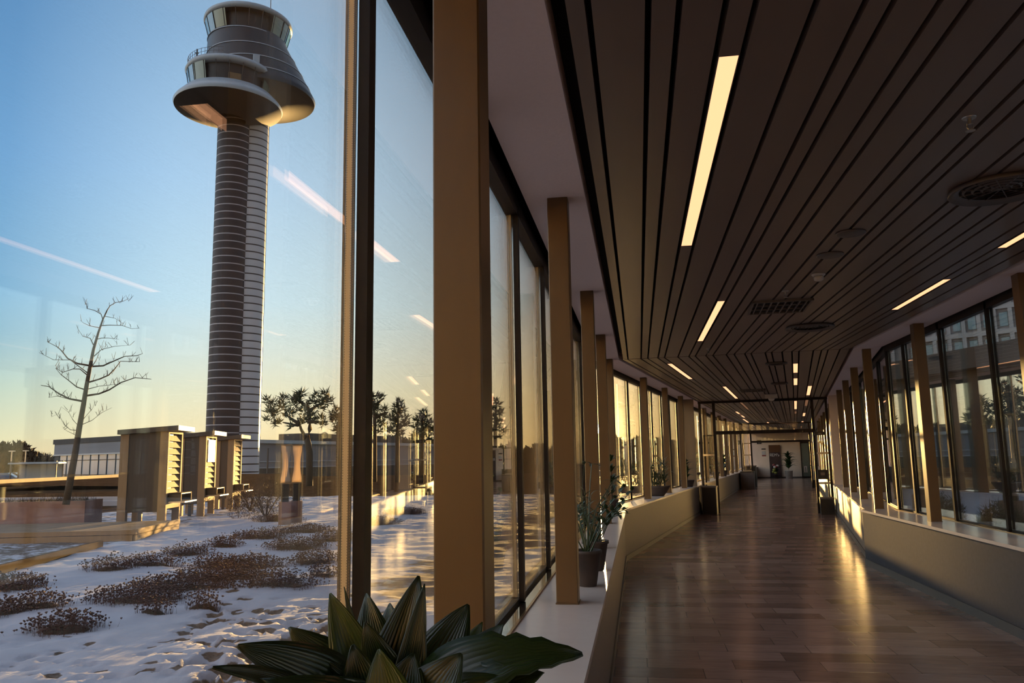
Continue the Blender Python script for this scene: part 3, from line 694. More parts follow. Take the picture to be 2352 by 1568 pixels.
# boat-shaped planter with bushy plant
e = empty('bowl_planter', W2(-2.60,15.85,HL), -BETA, 'bushy plant in a wide boat-shaped dark bowl on the left ledge', 'planter')
b = MB(); prof = []
for j, (sx, sy, z) in enumerate(((.13,.08,0),(.19,.11,.07),(.26,.14,.16),(.285,.15,.19),(.27,.14,.19),(.22,.11,.13),(.01,.01,.13))):
    for k in range(28):
        a = 2*pi*k/28; b.v.append((sx*cos(a), sy*sin(a), z+(.02*abs(cos(a))**3 if j in (2,3,4) else 0)))
for j in range(6):
    for k in range(28): b.f.append((j*28+k, j*28+(k+1)%28, (j+1)*28+(k+1)%28, (j+1)*28+k)); b.mi.append(0)
b.f.append(tuple(reversed(range(28)))); b.mi.append(0)
b.build('bowl', 'terra', e, True)
b = MB(); rr = random.Random(21)
for cx, h, n, ln in ((-.13,.46,120,.24),(.13,.54,110,.24),(0,.30,70,.22)):
    for k in range(n):
        a = rr.uniform(0,2*pi); z = .13+rr.uniform(.05,h); c = Vector((cx+rr.uniform(-.07,.07), rr.uniform(-.05,.05), z))
        el = rr.uniform(-.2,1.1); d = Vector((cos(a)*cos(el), sin(a)*cos(el)*.7, sin(el)))
        leaf_mesh(b, c, c+d*rr.uniform(.08,ln), .022, (0,0,1), .15, .2, 0, 5)
leaf_mesh(b, (.12,0,.42), (.44,-.05,.36), .03, (0,0,1), .25, .2, 0, 8)
solid(b.build('foliage', 'plant', e, True), .0008)
b = MB()
for cx in (-.1,.1,.02): b.tube([(cx*.5,0,.12),(cx,0,.3),(cx*1.1,.01,.5)],[.008,.006,.003],5)
b.build('stem', 'twig', e)
rosette(W2(-2.60,20.55,HL), -BETA, 'tiered dark plant in a squat pot against the glossy end panel', 31, .48, .24, 9, 6, (.13,.17,.17), lw=.035)
rosette(W2(-2.55,27.7,HL), -BETA, 'tall leafy plant on the far left ledge, nearer of two beyond the glass doors', 33, .62, .25, 7, 4, (.08,.12,.22), lw=.09)
rosette(W2(-2.55,30.9,HL), -BETA, 'leafy plant on the far left ledge, farther of two beyond the glass doors', 35, .5, .34, 8, 3, (.08,.12,.22), lw=.1)
e = rosette(W2(-.47,53.6,0), -BETA, 'big dark bushy plant in a white tub before the end wall', 41, .95, .75, 14, 5, (.2,.24,.5), 'potw', True, .13)
e['group'] = 'plants by the end wall'
e = empty('flower_pot', W2(-1.25,53.9,0), -BETA, 'flower arrangement with red and yellow blooms at the foot of the banner', 'flowers')
pot(MB(), .12,.15,.25).build('pot', 'terra', e, True)
b = MB(); rr = random.Random(8)
for k in range(60):
    a = rr.uniform(0,2*pi); c = Vector((rr.uniform(-.1,.1),rr.uniform(-.1,.1),rr.uniform(.25,.6))); el = rr.uniform(0,1.2)
    leaf_mesh(b, c, c+Vector((cos(a)*cos(el),sin(a)*cos(el),sin(el)))*.25, .07, (0,0,1), .2, .2, 0, 5)
b.build('foliage', 'plant', e)
for nm, m, pts in (('red_bloom','red',((.05,-.12,.75),(-.1,-.1,.85))),('yellow_bloom','yellow',((-.15,-.14,.42),(-.02,-.18,.36),(-.1,-.16,.55))),('white_bloom','potw',((-.05,-.1,.72),(.12,-.1,.8)))):
    b = MB()
    for p in pts: b.lathe([(.01,-.08),(.07,-.05),(.1,0),(.07,.06),(.01,.08)], 10, p)
    b.build(nm, m, e, True)
#OUTDOOR#
# ------------------------------------------------------------------ outdoors: terrace
U2 = Vector((-.255, .967, 0)); N1 = Vector((.967, .255, 0))   # along / across the terrace furniture
def sp(p): return (p[0], p[1])
CL = []                                                        # sedum clumps: centre, radii
for px, py, rx, ry in ((150,1440,.34,.30),(25,1352,.40,.40),(95,1392,.30,.22),(5,1405,.25,.25),(320,1378,.62,.34),(425,1352,.70,.34),(520,1330,.62,.40),(640,1345,.48,.30),(575,1300,.75,.5),(255,1312,.6,.3),(345,1302,.7,.3),(430,1272,.6,.4),(600,1235,.9,.5),(680,1258,.8,.5),(725,1290,.6,.4),(500,1300,.6,.35),(700,1222,.9,.5),(765,1240,.6,.45),(515,1255,.5,.35),(640,1195,.9,.6),(740,1325,.35,.2),(870,1205,.8,.5),(930,1180,.9,.6),(465,1395,.30,.14),(350,1405,.30,.12)):
    p = atz(px, py, 0); k_ = .9 if len(CL) < 8 else .62; CL.append((p.x, p.y, rx*k_, ry*k_))
rr = random.Random(5); DIM = []
for k in range(330):
    px = rr.uniform(420, 900); py = rr.uniform(1390, 1640) if rr.random() < .75 else rr.uniform(1360, 1560)
    p = atz(px, py, 0); DIM.append((p.x, p.y, rr.uniform(.07,.17), rr.uniform(.05,.11), rr.uniform(0,pi), rr.uniform(.025,.06), rr.random()))
for k in range(70):
    p = atz(rr.uniform(0, 420), rr.uniform(1450, 1640), 0); DIM.append((p.x, p.y, .08, .06, rr.uniform(0,pi), .03, rr.random()*.6))
grid = {}
for d in DIM:
    for gx in (-1,0,1):
        for gy in (-1,0,1): grid.setdefault((int(d[0]//.25)+gx, int(d[1]//.25)+gy), []).append(d)
def edge_x(y): return -9.16-(y-10.54)*.264                      # the timber edging on the far side of the bed
def snow_h(x, y):
    h = .05*noise.noise(Vector((x*.45, y*.45, 1))) + .028*noise.noise(Vector((x*1.6, y*1.6, 4))) + .014*noise.noise(Vector((x*4.2, y*4.2, 7))) + .006*noise.noise(Vector((x*11, y*11, 2)))
    bare = 0.0
    near = max(0, min(1, (x+4.4)/1.6))*max(0, min(1, (y-5.5)/4)) # trodden strip along the glass
    bare += .66*near
    for cx, cy, rx, ry in CL:
        q = ((x-cx)/rx)**2+((y-cy)/ry)**2
        if q < 2.2: bare = max(bare, .50*(1-q/2.2)+.12)
    for dx, dy, ra, rb, an, dp, s in grid.get((int(x//.25), int(y//.25)), ()):
        ex, ey = x-dx, y-dy; a = ex*cos(an)+ey*sin(an); b_ = -ex*sin(an)+ey*cos(an); q = (a/ra)**2+(b_/rb)**2
        if q < 1: h -= dp*(1-q); bare = max(bare, (1.15 if s > .40 else .45)*(1-q*.85))
        elif q < 1.9: h += dp*.28*(1.9-q)
    return h, bare
def snow_patch(name, xs, ys, hfun, base=0.0, warp=lambda x, y: x):
    vs = []; cols = []; nx, ny = len(xs), len(ys)
    for yv in ys:
        for xv in xs:
            xv = warp(xv, yv); h, bq = hfun(xv, yv); vs.append((xv, yv, base+h)); cols.append(bq)
    fs = [(j*nx+i, j*nx+i+1, (j+1)*nx+i+1, (j+1)*nx+i) for j in range(ny-1) for i in range(nx-1)]
    me = bpy.data.meshes.new(name); me.from_pydata(vs, [], fs); me.materials.append(M['snow'])
    at_ = me.attributes.new('bare', 'FLOAT', 'POINT'); at_.data.foreach_set('value', cols)
    me.polygons.foreach_set('use_smooth', [True]*len(fs)); o = bpy.data.objects.new(name, me); COL.objects.link(o); return o
xs = [-.74]; st = .045
while xs[-1] > -17: xs.append(xs[-1]-st*(1+max(0,(-xs[-1]-6))*.12))
xs = xs[::-1]
ys = [1.2]; 
while ys[-1] < 34: ys.append(ys[-1]+st*(1+max(0,(ys[-1]-7))*.11))
def sh(x, y):
    h, bq = snow_h(x, y)
    if x < edge_x(y): bq = max(bq, .34 + (.2 if y < 15 else .12))
    return h, bq
def warp_l(x, y):
    e_ = -.74 if y < my(-.74) else (-2.96+D2[0]*y)/N2[0]        # follow the outside of the corridor
    return x+(e_+.74)*max(0, 1+(x+.74)/12)
o = snow_patch('terrace_snow', xs, ys, sh, 0, warp_l); tag(o, 'snow-covered terrace with footprints and bare brown patches outside the left windows', 'snow', None, 'stuff')
b = MB(); b.prism([(-60,-20),(-.75,-20),(-.75,my(-.75)),((-2.96+D2[0]*60)/N2[0],60),((-2.96+D2[0]*90)/N2[0]-9,90),(-60,90)], -.35, -.12)
S(b.build('ground', 'greenroof'))
# clumps of dried sedum standing through the snow
sl = ['compact dark sedum clump alone in the snow at the lower left','sedum clump cut by the left edge of the photograph, upper one','thin sedum stems scattered in the snow between the two lower left clumps','sedum clump cut by the left edge of the photograph, lower one','broad sedum clump with brown seed heads left of the middle of the bed','sedum clump just right of the broad brown one','dense dark sedum clump in the centre of the bed','rounded sedum clump at the right end of the front row, by bare snow']
def sedum(i, c):
    cx, cy, rx, ry = c; rr = random.Random(100+i); st = MB(); hd = MB()
    n = min(int(560*rx*ry/.12)+60, 1400)
    for k in range(n):
        a = rr.uniform(0, 2*pi); lobe = 1+.35*noise.noise(Vector((cos(a)*1.7+i*3, sin(a)*1.7, 1)))+.2*noise.noise(Vector((cos(a)*5+i, sin(a)*5, 2))); r = (rr.random()**.55)*1.15*lobe; r += (rr.random()*.5 if rr.random() < .12 else 0); x = r*rx*cos(a); y = r*ry*sin(a); h = rr.uniform(.04,.20)*max(.35,1.15-.5*r)*(1.25 if rr.random() < .15 else 1)
        z0 = -.05; lx, ly = rr.uniform(-.04,.04), rr.uniform(-.04,.04)
        t = .0028; st.add([(x-t,y,z0),(x+t,y,z0),(x,y+t,z0),(x+lx,y+ly,h)], [(0,1,3),(1,2,3),(2,0,3)])
        R_ = rr.uniform(.008,.019); m = 6; vs = [(x+lx+R_*cos(2*pi*j/m)*rr.uniform(.7,1.2), y+ly+R_*sin(2*pi*j/m)*rr.uniform(.7,1.2), h+rr.uniform(-.003,.006)) for j in range(m)]
        hd.add(vs+[(x+lx,y+ly,h-.012),(x+lx,y+ly,h+.008)], [(j,(j+1)%m,m+1) for j in range(m)]+[((j+1)%m,j,m) for j in range(m)])
    base = MB(); m = 22
    vs = []; 
    for ring, (f, z) in enumerate(((.82,-.06),(.62,.005),(.4,.025),(.15,.03))):
        for j in range(m):
            a = 2*pi*j/m; w = f*(1+.22*noise.noise(Vector((cos(a)*2+i, sin(a)*2, f)))); vs.append((rx*w*cos(a), ry*w*sin(a), z+.025*noise.noise(Vector((a*3, f*5, i)))))
    base.add(vs, [(r_*m+j, r_*m+(j+1)%m, (r_+1)*m+(j+1)%m, (r_+1)*m+j) for r_ in range(3) for j in range(m)]+[tuple(range(3*m,4*m))])
    h = snow_h(cx, cy)[0]
    lab = sl[i] if i < len(sl) else 'low brown sedum clump in the snowy bed farther out towards the louvred shelters'
    e = empty('sedum_clump', (cx,cy,h), 0, lab, 'plants', 'sedum clumps in the snowy bed')
    st.build('stem', 'sedum', e); hd.build('seed_head', 'sedum', e); base.build('mat', 'sedumb', e)
for i, c in enumerate(CL): sedum(i, c)
# bushy brown shrubs at the far end of the bed
def shrub(name, c, rx, ry, h, n, m, label, cat, seed, group=None, leaf=.05):
    rr = random.Random(seed); b = MB()
    for k in range(n):
        a = rr.uniform(0,2*pi); r = sqrt(rr.random()); f = rr.random()
        p = Vector((rx*r*cos(a), ry*r*sin(a), h*f*(1-.55*r*r))); d = Vector((rr.gauss(0,.6), rr.gauss(0,.6), rr.uniform(.1,1.2))).normalized()*leaf*rr.uniform(1,2.6)
        s = d.cross(Vector((rr.gauss(0,1),rr.gauss(0,1),rr.gauss(0,1)))).normalized()*leaf*.16
        b.add([p-s, p+s, p+d], [(0,1,2)])
    e = empty(name, c, 0, label, cat, group); b.build('foliage', m, e)
    b = MB()
    for k in range(7):
        a = 2*pi*k/7; b.tube([(0,0,-.05),(rx*.3*cos(a),ry*.3*sin(a),h*.4),(rx*.6*cos(a),ry*.6*sin(a),h*.7)],[.02,.014,.004],5)
    b.build('stem', 'twig', e); return e
p = atz(610,1185,0); shrub('garden_shrub', (p.x,p.y,0), 1.0, 1.2, 1.1, 2600, 'shrub', 'dense brown shrub standing to the right of the third louvred shelter', 'shrub', 61)
p = atz(575,1172,0); shrub('garden_shrub', (p.x,p.y,0), .7, .8, .8, 1500, 'sedum', 'lower reddish shrub at the foot of the third louvred shelter', 'shrub', 62)
# timber edging, planter, tree
p0 = atz(-140,1352,0); p1 = atz(232,1256,0); mid = (p0+p1)/2; L_ = (p1-p0).length/2; ax = (p1-p0).normalized(); ay = Vector((-ax.y, ax.x, 0))
tag(MB().obox((0,0),ax,ay,L_,.035,-.1,.12).build('timber_edging','woodshade'), 'long weathered timber board edging the snowy bed at the left', 'edging').location = (mid.x, mid.y, 0)
C0 = atz(192,1216,0); e = empty('tree_planter', C0, atan2(N1.y,N1.x), 'large rusty steel planter box holding the bare tree', 'planter')
MB().box(-4.2,0,0,1.05,.10,.66).build('body', 'corten', e)
MB().box(-4.15,-.05,.05,1.0,-.1,.10).build('plinth', 'black', e)
MB().box(-4.16,-.04,.04,1.01,.60,.67).build('soil', 'soil', e)
MB().box(-4.2,0,0,.03,.66,.68).box(-4.2,0,1.02,1.05,.66,.68).box(-.03,0,.03,1.02,.66,.68).build('rim', 'corten', e)
b = MB(); rr = random.Random(17)
for k in range(900):
    x, y = -rr.uniform(.1,3.0), rr.uniform(.08,.95); d = Vector((rr.gauss(0,.5),rr.gauss(0,.5),1)).normalized()*rr.uniform(.04,.16)*(1.6 if abs(x+.55) < .5 else 1); p = Vector((x,y,.66)); s = Vector((rr.gauss(0,1),rr.gauss(0,1),0)).normalized()*.006
    b.add([p-s,p+s,p+d],[(0,1,2)])
b.build('undergrowth', 'shrub', e)
TD = 21.75; T0 = at(152,1150,TD); TS = TD/1829.3*1.02; rgt = Vector((rt.x,rt.y,0)).normalized(); vw = Vector((fw.x,fw.y,0)).normalized()
e = empty('bare_tree', (T0.x,T0.y,.64), 0, 'slender leafless tree with upturned twigs growing from the rusty planter', 'tree')
rr = random.Random(23); bk = MB(); tw = MB()
def tp(x, y, dz=0): return rgt*((x-152)*TS)+Vector((0,0,1))*((1150-y)*TS)+vw*dz
trunk = [(152,1152),(157,1110),(163,1060),(168,1010),(174,960),(178,920),(183,880),(187,850),(195,815),(202,790),(210,770)]
bk.tube([tp(*q) for q in trunk], [.085,.082,.075,.066,.058,.05,.042,.035,.027,.02,.013], 8)
def twigs(a, b_, z, n, sc):
    for k in range(n):
        t = rr.uniform(.2,1); x = a[0]+(b_[0]-a[0])*t; y = a[1]+(b_[1]-a[1])*t; dz = z*t
        dx = rr.uniform(-7,7)*sc; dy = rr.uniform(6,15)*sc; zz = dz+rr.uniform(-.1,.1); m = tp(x+dx*.5, y-dy*.45, (dz+zz)/2); q = tp(x+dx, y-dy, zz)
        tw.tube([tp(x,y,dz), m, q],[.006,.005,.0025],4)
        if rr.random() < .55:
            tw.tube([m, m+(q-m)*.5+rgt*rr.uniform(-.07,.07)+Vector((0,0,rr.uniform(.02,.08)))],[.004,.002],4)
def branch(pts, rad, zz, n=9, sc=1.0):
    P = []; m = len(pts)
    for i, q in enumerate(pts): P.append(tp(q[0], q[1], zz*i/(m-1)))
    bk.tube(P, [rad*(1-.75*i/(m-1)) for i in range(m)], 5)
    for i in range(m-1):
        seg = hypot(pts[i+1][0]-pts[i][0], pts[i+1][1]-pts[i][1]); k = max(1, int(n*seg/60*(0.35 if i == 0 else 1.2)))
        for _ in range(1):
            twigs(pts[i], pts[i+1], zz*(i+1)/(m-1), k, sc)
BR = [([(174,953),(150,948),(133,938),(118,925),(107,923)],.026,-.4),([(174,953),(140,947),(112,940),(90,942)],.014,.3),([(177,942),(200,938),(217,930),(237,915),(262,905),(292,908)],.026,.35),
 ([(183,915),(205,910),(225,903),(240,890),(252,877),(292,879)],.022,-.3),([(183,884),(205,882),(220,873),(240,862),(262,860),(270,855)],.022,.4),([(181,882),(155,877),(133,866),(118,850),(108,842),(84,830)],.024,.2),
 ([(179,931),(163,925),(150,912),(140,902),(133,890)],.017,-.4),([(180,903),(160,888),(143,887),(120,893),(104,884),(101,878)],.014,.3),([(186,840),(175,826),(155,820),(143,808)],.013,.3),([(190,830),(205,828),(222,829),(245,833)],.012,-.2),
 ([(199,802),(213,800),(235,800),(252,806),(265,804)],.012,.3),([(196,806),(180,803),(170,798),(166,793)],.010,-.2),([(203,792),(196,778),(180,769),(162,764),(158,752)],.013,.2),([(210,770),(218,763),(232,758),(252,756),(265,752)],.012,-.3),
 ([(206,783),(220,785),(232,795)],.009,.3),([(176,930),(195,922),(215,918),(230,915)],.010,.5),([(183,900),(150,872),(125,873),(104,860)],.012,-.5),([(184,868),(196,848),(215,840),(240,836)],.012,.5),([(182,890),(200,875),(212,865),(222,848)],.012,-.5),
 ([(168,1010),(148,1008),(132,998),(115,975),(98,981)],.009,.3),([(168,1002),(160,990),(155,975),(145,965)],.007,-.3),([(170,1000),(190,990),(205,975),(222,965)],.009,.2),([(170,995),(185,980),(198,968),(205,955)],.007,-.2),([(165,1020),(140,1010),(125,1000)],.007,.2)]
for pts, r_, z_ in BR: branch(pts, r_, z_, 8)
bk.build('trunk', 'bark', e, True); tw.build('twig', 'twig', e)
# timber deck box and the long beam behind it
q0 = atz(311,1241,0); e = empty('timber_deck', q0, atan2(N1.y,N1.x), 'sunlit timber step at the foot of the louvred shelters', 'deck')
b = MB().box(-.06,0,0,2.9,.12,.22).box(-.06,-.008,.02,2.86,-.02,.11).box(-4.6,-.06,0,.06,.12,.21).box(-4.6,-.06,.0,.05,-.02,.11)
b.build('board', 'wood', e)
b = MB()
for k in range(11): b.box(-4.6,-.06,.08+k*.24,.08+k*.24+.22,.17,.205)
b.build('deck_board', 'woodh', e)
# louvred shelters
def shelter(px, D, label, sheet, K_=-.95):
    A = at(px,1190,D); e = empty('louvred_shelter', (A.x,A.y,0), atan2(N1.y,N1.x), label, 'shelter', 'louvred timber shelters')
    w, H_, dp_ = 1.18, 2.36, .20
    # local x: out of the louvred face, local y: along it
    MB().box(-.07,0,0,.10,0,H_).box(-.07,0,w-.10,w,0,H_).box(-.07,0,.10,w-.10,H_-.08,H_).box(-.07,0,.10,w-.10,.42,.56).build('front_frame', 'wood', e)
    MB().box(-dp_,-.07,0,.04,0,H_).box(-dp_,-.07,w-.04,w,0,H_).build('side_board', 'wood', e)
    b = MB(); n = 10
    for k in range(n):
        z0 = .60+k*(H_-.70)/n; dz = (H_-.70)/n
        b.add([(-.01,.10,z0),(-.01,w-.10,z0),(-.06,w-.10,z0+dz*.86),(-.06,.10,z0+dz*.86),(-.025,.10,z0),(-.025,w-.10,z0),(-.075,w-.10,z0+dz*.86),(-.075,.10,z0+dz*.86)],[(0,1,2,3),(7,6,5,4),(0,4,5,1),(1,5,6,2),(2,6,7,3),(3,7,4,0)])
    b.build('louvre', 'wood', e); MB().box(-dp_,-.09,.04,w-.04,.56,H_-.04).build('backing', 'darkwood', e)
    b = MB(); b.add([(.26,-.1,H_-.01),(.26,w+.1,H_-.01),(K_-.25,w+.1,H_-.10),(K_-.25,-.1,H_-.10),(.26,-.1,H_+.11),(.26,w+.1,H_+.11),(K_-.25,w+.1,H_+.01),(K_-.25,-.1,H_+.01)],[(0,3,2,1),(4,5,6,7),(0,1,5,4),(1,2,6,5),(2,3,7,6),(3,0,4,7)])
    b.build('roof', 'darkwood', e)
    MB().box(K_-.20,K_,.0,.16,0,H_-.1).box(K_-.20,K_,w-.16,w,0,H_-.1).build('rear_post', 'wood', e)
    MB().box(K_,-dp_,.03,.06,.35,H_-.04).box(K_,-dp_,w-.06,w-.03,.35,H_-.04).build('side_panel', 'darkwood', e)
    MB().box(K_*.6-.08,K_*.6,.02,.10,0,.35).build('strut', 'darkwood', e)
    MB().box(-.10,.42,.12,w-.05,.56,.59).build('shelf', 'steel', e)
    b = MB().box(.0,.30,.18,.22,.60,.80).box(.0,.30,w-.16,w-.12,.60,.80).box(.0,.30,.18,w-.12,.77,.80).box(.0,.02,.22,w-.16,.60,.77); b.build('feeding_box', 'black', e)
    MB().box(.295,.31,.18,.21,.60,.80).box(.295,.31,w-.15,w-.12,.60,.80).box(.295,.31,.18,w-.12,.78,.80).build('box_trim', 'wood', e)
    if sheet: MB().box(0,.012,.22,w-.20,H_-.80,H_-.14).build('notice_sheet', 'lettering', e)
shelter(379, 21.8, 'louvred timber shelter nearest the rusty planter, largest of the three', False)
shelter(467, 25.4, 'middle louvred timber shelter, with a pale sheet fixed at its top', True, -.62)
shelter(532, 28.8, 'louvred timber shelter on the right, in front of the tower foot', False, -.45)
# fabric panels on dark boxes, built in place of reflections in the glass
def reflection_standin(c, rz, label, h0, h1, w):
    e = empty('reflection_panel', (c[0],c[1],c[2]), rz, label, 'reflection_standin', 'fabric panels standing in for reflections')
    b = MB(); n = 14; vs = []
    for i in range(n+1):
        t = i/n; ww = w*(.5-.20*sin(pi*t)); vs += [(-ww,0,h0+(h1-h0)*t),(0,.05*sin(pi*t),h0+(h1-h0)*t),(ww,0,h0+(h1-h0)*t)]
    b.add(vs, [(3*i+k,3*i+k+1,3*i+k+4,3*i+k+3) for i in range(n) for k in (0,1)]); solid(b.build('fabric', 'fabric', e, True), .003)
    MB().box(-w/2,w/2,-.02,.02,h0-.03,h0).box(-w/2,w/2,-.02,.02,h1,h1+.03).tube([(-w/2+.01,0,h0),(-w/2+.01,0,h1)],.008).tube([(w/2-.01,0,h0),(w/2-.01,0,h1)],.008).build('frame', 'wood', e)
    MB().bbox(-.09,.09,-.09,.09,h0*.55,h0-.03,.01).build('post', 'black', e)
    b = MB().prism([(-w*.55,-w*.5),(w*.55,-w*.5),(w*.55,w*.5),(-w*.55,w*.5)], 0, h0*.55); b.build('box', 'corten', e)
p = at(656,1090,20.5); reflection_standin((p.x,p.y,0), .45, 'fabric panel standing in for a glass reflection, outside left of the first mullion, left one', 1.02, 1.92, .26)
p = at(682,1090,20.9); reflection_standin((p.x,p.y,0), .45, 'fabric panel standing in for a glass reflection, outside left of the first mullion, right one', 1.02, 1.92, .26)

# ------------------------------------------------------------------ control tower
TC = at(535,1010,140); vr = Vector((TC.x,TC.y,0)).normalized(); tr_ = Vector((vr.y,-vr.x,0))
rzT = atan2(tr_.y, tr_.x)                                       # local x: to the right as seen from here, local y: away
e = empty('control_tower', (TC.x,TC.y,0), rzT, 'tall airport control tower with a two-part glazed head', 'tower')
MB().lathe([(2.78,-6),(2.78,63)], 40, (-1.47,-.6,0), cap=False).build('dark_shaft', 'shaftdark', e, True)
MB().lathe([(2.9,-6),(2.9,66)], 40, (1.35,.9,0), cap=False).build('pale_shaft', 'shaftpale', e, True)
MB().tube([(4.25,.9,-6),(4.25,.9,64)], .09, 6).build('edge_pipe', 'towerrim', e)
# rear pod: wide skirt, cab above
c = (.27,1.5,0)
def oblique(prof, n=56):                                        # rings whose centres drift sideways
    b = MB()
    for r_, z, cx in prof:
        for k in range(n): b.v.append((cx+r_*cos(2*pi*k/n), 1.5+r_*sin(2*pi*k/n), z))
    for j in range(len(prof)-1):
        for k in range(n): b.f.append((j*n+k, j*n+(k+1)%n, (j+1)*n+(k+1)%n, (j+1)*n+k)); b.mi.append(0)
    return b
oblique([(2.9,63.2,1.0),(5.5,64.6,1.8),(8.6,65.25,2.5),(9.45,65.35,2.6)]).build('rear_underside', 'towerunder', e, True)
oblique([(9.45,65.35,2.6),(9.6,65.8,2.6),(9.35,66.4,2.55),(6.9,75.0,.35),(6.7,75.9,.27)]).build('rear_skirt', 'slate', e, True)
b = MB()
for z in (67.6,69.9,72.5,75.6):
    f_ = (z-66.4)/(75.0-66.4); r_ = 9.35+(6.9-9.35)*f_+.10; cx = 2.55+(.35-2.55)*f_; o_ = oblique([(r_-.1,z-.07,cx),(r_,z-.05,cx),(r_-.05,z+.10,cx),(r_-.15,z+.1,cx)]); b.add(o_.v, o_.f)
b.build('skirt_band', 'towerrim', e)
MB().lathe([(6.0,75.6),(6.2,78.9)], 48, c, cap=False).build('cab_interior', 'cabdark', e, True)
b1, b2 = MB(), MB()
def cabpanes(c, r0_, r1_, z0, z1, parts):
    for a0, a1, m in parts:
        bb = MB(); n = 4; vs = []
        for i in range(n+1):
            a = radians(a0+(a1-a0)*i/n); vs += [(c[0]+r0_*sin(a), c[1]-r0_*cos(a), z0), (c[0]+r1_*sin(a), c[1]-r1_*cos(a), z1)]
        bb.add(vs, [(2*i,2*i+2,2*i+3,2*i+1) for i in range(n)]); bb.build('cab_pane', m, e, True)
cabpanes(c, 6.6, 7.35, 75.9, 78.8, [(-90,-72,'cabblue'),(-71,-56,'cabblue'),(-54,-33,'cabgreen'),(34,52,'cabgreen'),(54,66,'cabgreen'),(68,80,'cabblue'),(82,95,'cabblue')])
b = MB()
for k in range(20):
    a = 2*pi*k/20; b.tube([(c[0]+6.6*cos(a),c[1]+6.6*sin(a),75.8),(c[0]+7.4*cos(a),c[1]+7.4*sin(a),78.9)], .07, 4)
b.build('cab_mullion', 'cabdark', e)
MB().lathe([(6.2,78.8),(7.3,78.85),(7.62,79.2),(7.55,79.7),(7.0,80.1),(.01,80.5)], 56, c, cap=False).build('cab_roof', 'towerrim', e, True)
MB().lathe([(.01,78.75),(7.3,78.8)], 56, c, cap=False).build('cab_soffit', 'towerunder', e)
b = MB().tube([(c[0]+3.6,c[1]-2,80.2),(c[0]+3.6,c[1]-2,84.0)], .07, 5).tube([(c[0]-2,c[1],80.3),(c[0]-2,c[1],82)], .04, 4); b.build('antenna', 'grey', e)
# front pod
c2 = (-2.5,-3.8,0)
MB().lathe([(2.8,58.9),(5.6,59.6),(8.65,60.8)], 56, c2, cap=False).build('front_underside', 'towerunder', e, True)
MB().lathe([(8.65,60.8),(8.8,61.2),(8.5,61.7),(7.2,63.1),(6.4,63.2)], 56, c2, cap=False).build('front_rim', 'towerrim', e, True)
MB().lathe([(5.9,63.0),(6.1,66.6)], 48, c2, cap=False).build('front_cab_interior', 'cabdark', e, True)
cabpanes(c2, 6.3, 6.85, 63.2, 66.4, [(-92,-78,'cabblue'),(-76,-58,'cabblue'),(-56,-34,'cabgreen'),(56,78,'cabgreen')])
b = MB()
for k in range(20):
    a = 2*pi*k/20; b.tube([(c2[0]+6.3*cos(a),c2[1]+6.3*sin(a),63.2),(c2[0]+6.9*cos(a),c2[1]+6.9*sin(a),66.4)], .06, 4)
b.build('front_cab_mullion', 'cabdark', e)
MB().lathe([(6.1,66.3),(6.8,66.35),(7.15,66.8),(6.9,67.4),(.01,67.7)], 56, c2, cap=False).build('front_cab_roof', 'towerrim', e, True)
b = MB()
for k in range(26):
    a = pi*.55+pi*.9*k/25; b.tube([(c2[0]+6.7*cos(a),c2[1]+6.7*sin(a),67.3),(c2[0]+6.75*cos(a),c2[1]+6.75*sin(a),68.6)], .035, 4)
for z, r_ in ((68.0,6.72),(68.6,6.75)):
    b.tube([(c2[0]+r_*cos(pi*.55+pi*.9*k/30), c2[1]+r_*sin(pi*.55+pi*.9*k/30), z) for k in range(31)], .035, 4)
b.build('railing', 'grey', e)
MB().tube([(c2[0]-5.2,c2[1]-3.0,67.4),(c2[0]-5.2,c2[1]-3.0,69.4)],[.16,.10],6).tube([(c2[0]-5.5,c2[1]-3.0,68.7),(c2[0]-4.9,c2[1]-3.0,68.7)],.07,5).build('roof_mast', 'black', e)
MB().bbox(c2[0]+3.6,c2[0]+4.7,c2[1]-3.6,c2[1]-2.6,67.5,69.6,.1).build('roof_unit', 'towerrim', e)
for k, a in enumerate((8, 26)):
    MB().obox((c2[0]+6.05*sin(radians(a)), c2[1]-6.05*cos(radians(a))), (cos(radians(a)),sin(radians(a))), (-sin(radians(a)),cos(radians(a))), 1.0, .2, 63.3, 64.6).build('desk', 'brownclad' if k else 'woodh', e)

# ------------------------------------------------------------------ far buildings, parking, trees
def seg_axes(pa, pb):
    v = Vector((pb.x-pa.x, pb.y-pa.y, 0)); L = v.length; return v.normalized(), L
pa, pb = at(126,1060,262), at(400,1060,206); ax, L = seg_axes(pa, pb); L /= 2.4
e = empty('glazed_building', (pa.x,pa.y,-6.0), atan2(ax.y,ax.x), 'long low building with a bluish glass front behind the bare tree', 'building')
e.scale = (2.4,2.4,2.4)
MB().box(0,L,.3,8,0,5.7).build('body', 'concrete', e); MB().box(-.2,L,-.25,8.2,5.7,6.25).build('roof_edge', 'roofdark', e)
MB().box(0,L,-.15,.3,4.5,5.7).build('fascia', 'concrete', e); MB().box(-.05,L,-.22,-.1,4.35,4.5).build('gutter', 'towerrim', e)
b = MB(); 
for k in range(1,24): b.box(1.2+k*1.9-.05,1.2+k*1.9+.05,-.08,.02,.3,4.4)
b.box(1.2,L,-.08,.02,2.1,2.2).box(1.2,L,-.08,.02,3.75,3.82); b.build('mullion', 'roofdark', e)
MB().box(1.3,L,-.02,.29,.3,4.35).build('glazing', 'bldgglass', e); MB().box(0,1.25,-.1,.29,0,4.45).build('end_wall', 'roofdark', e)
b = MB().box(-.1,1.3,-.16,-.1,2.05,2.25).box(-.1,1.3,-.16,-.1,3.4,3.6); b.build('end_stripe', 'towerrim', e)
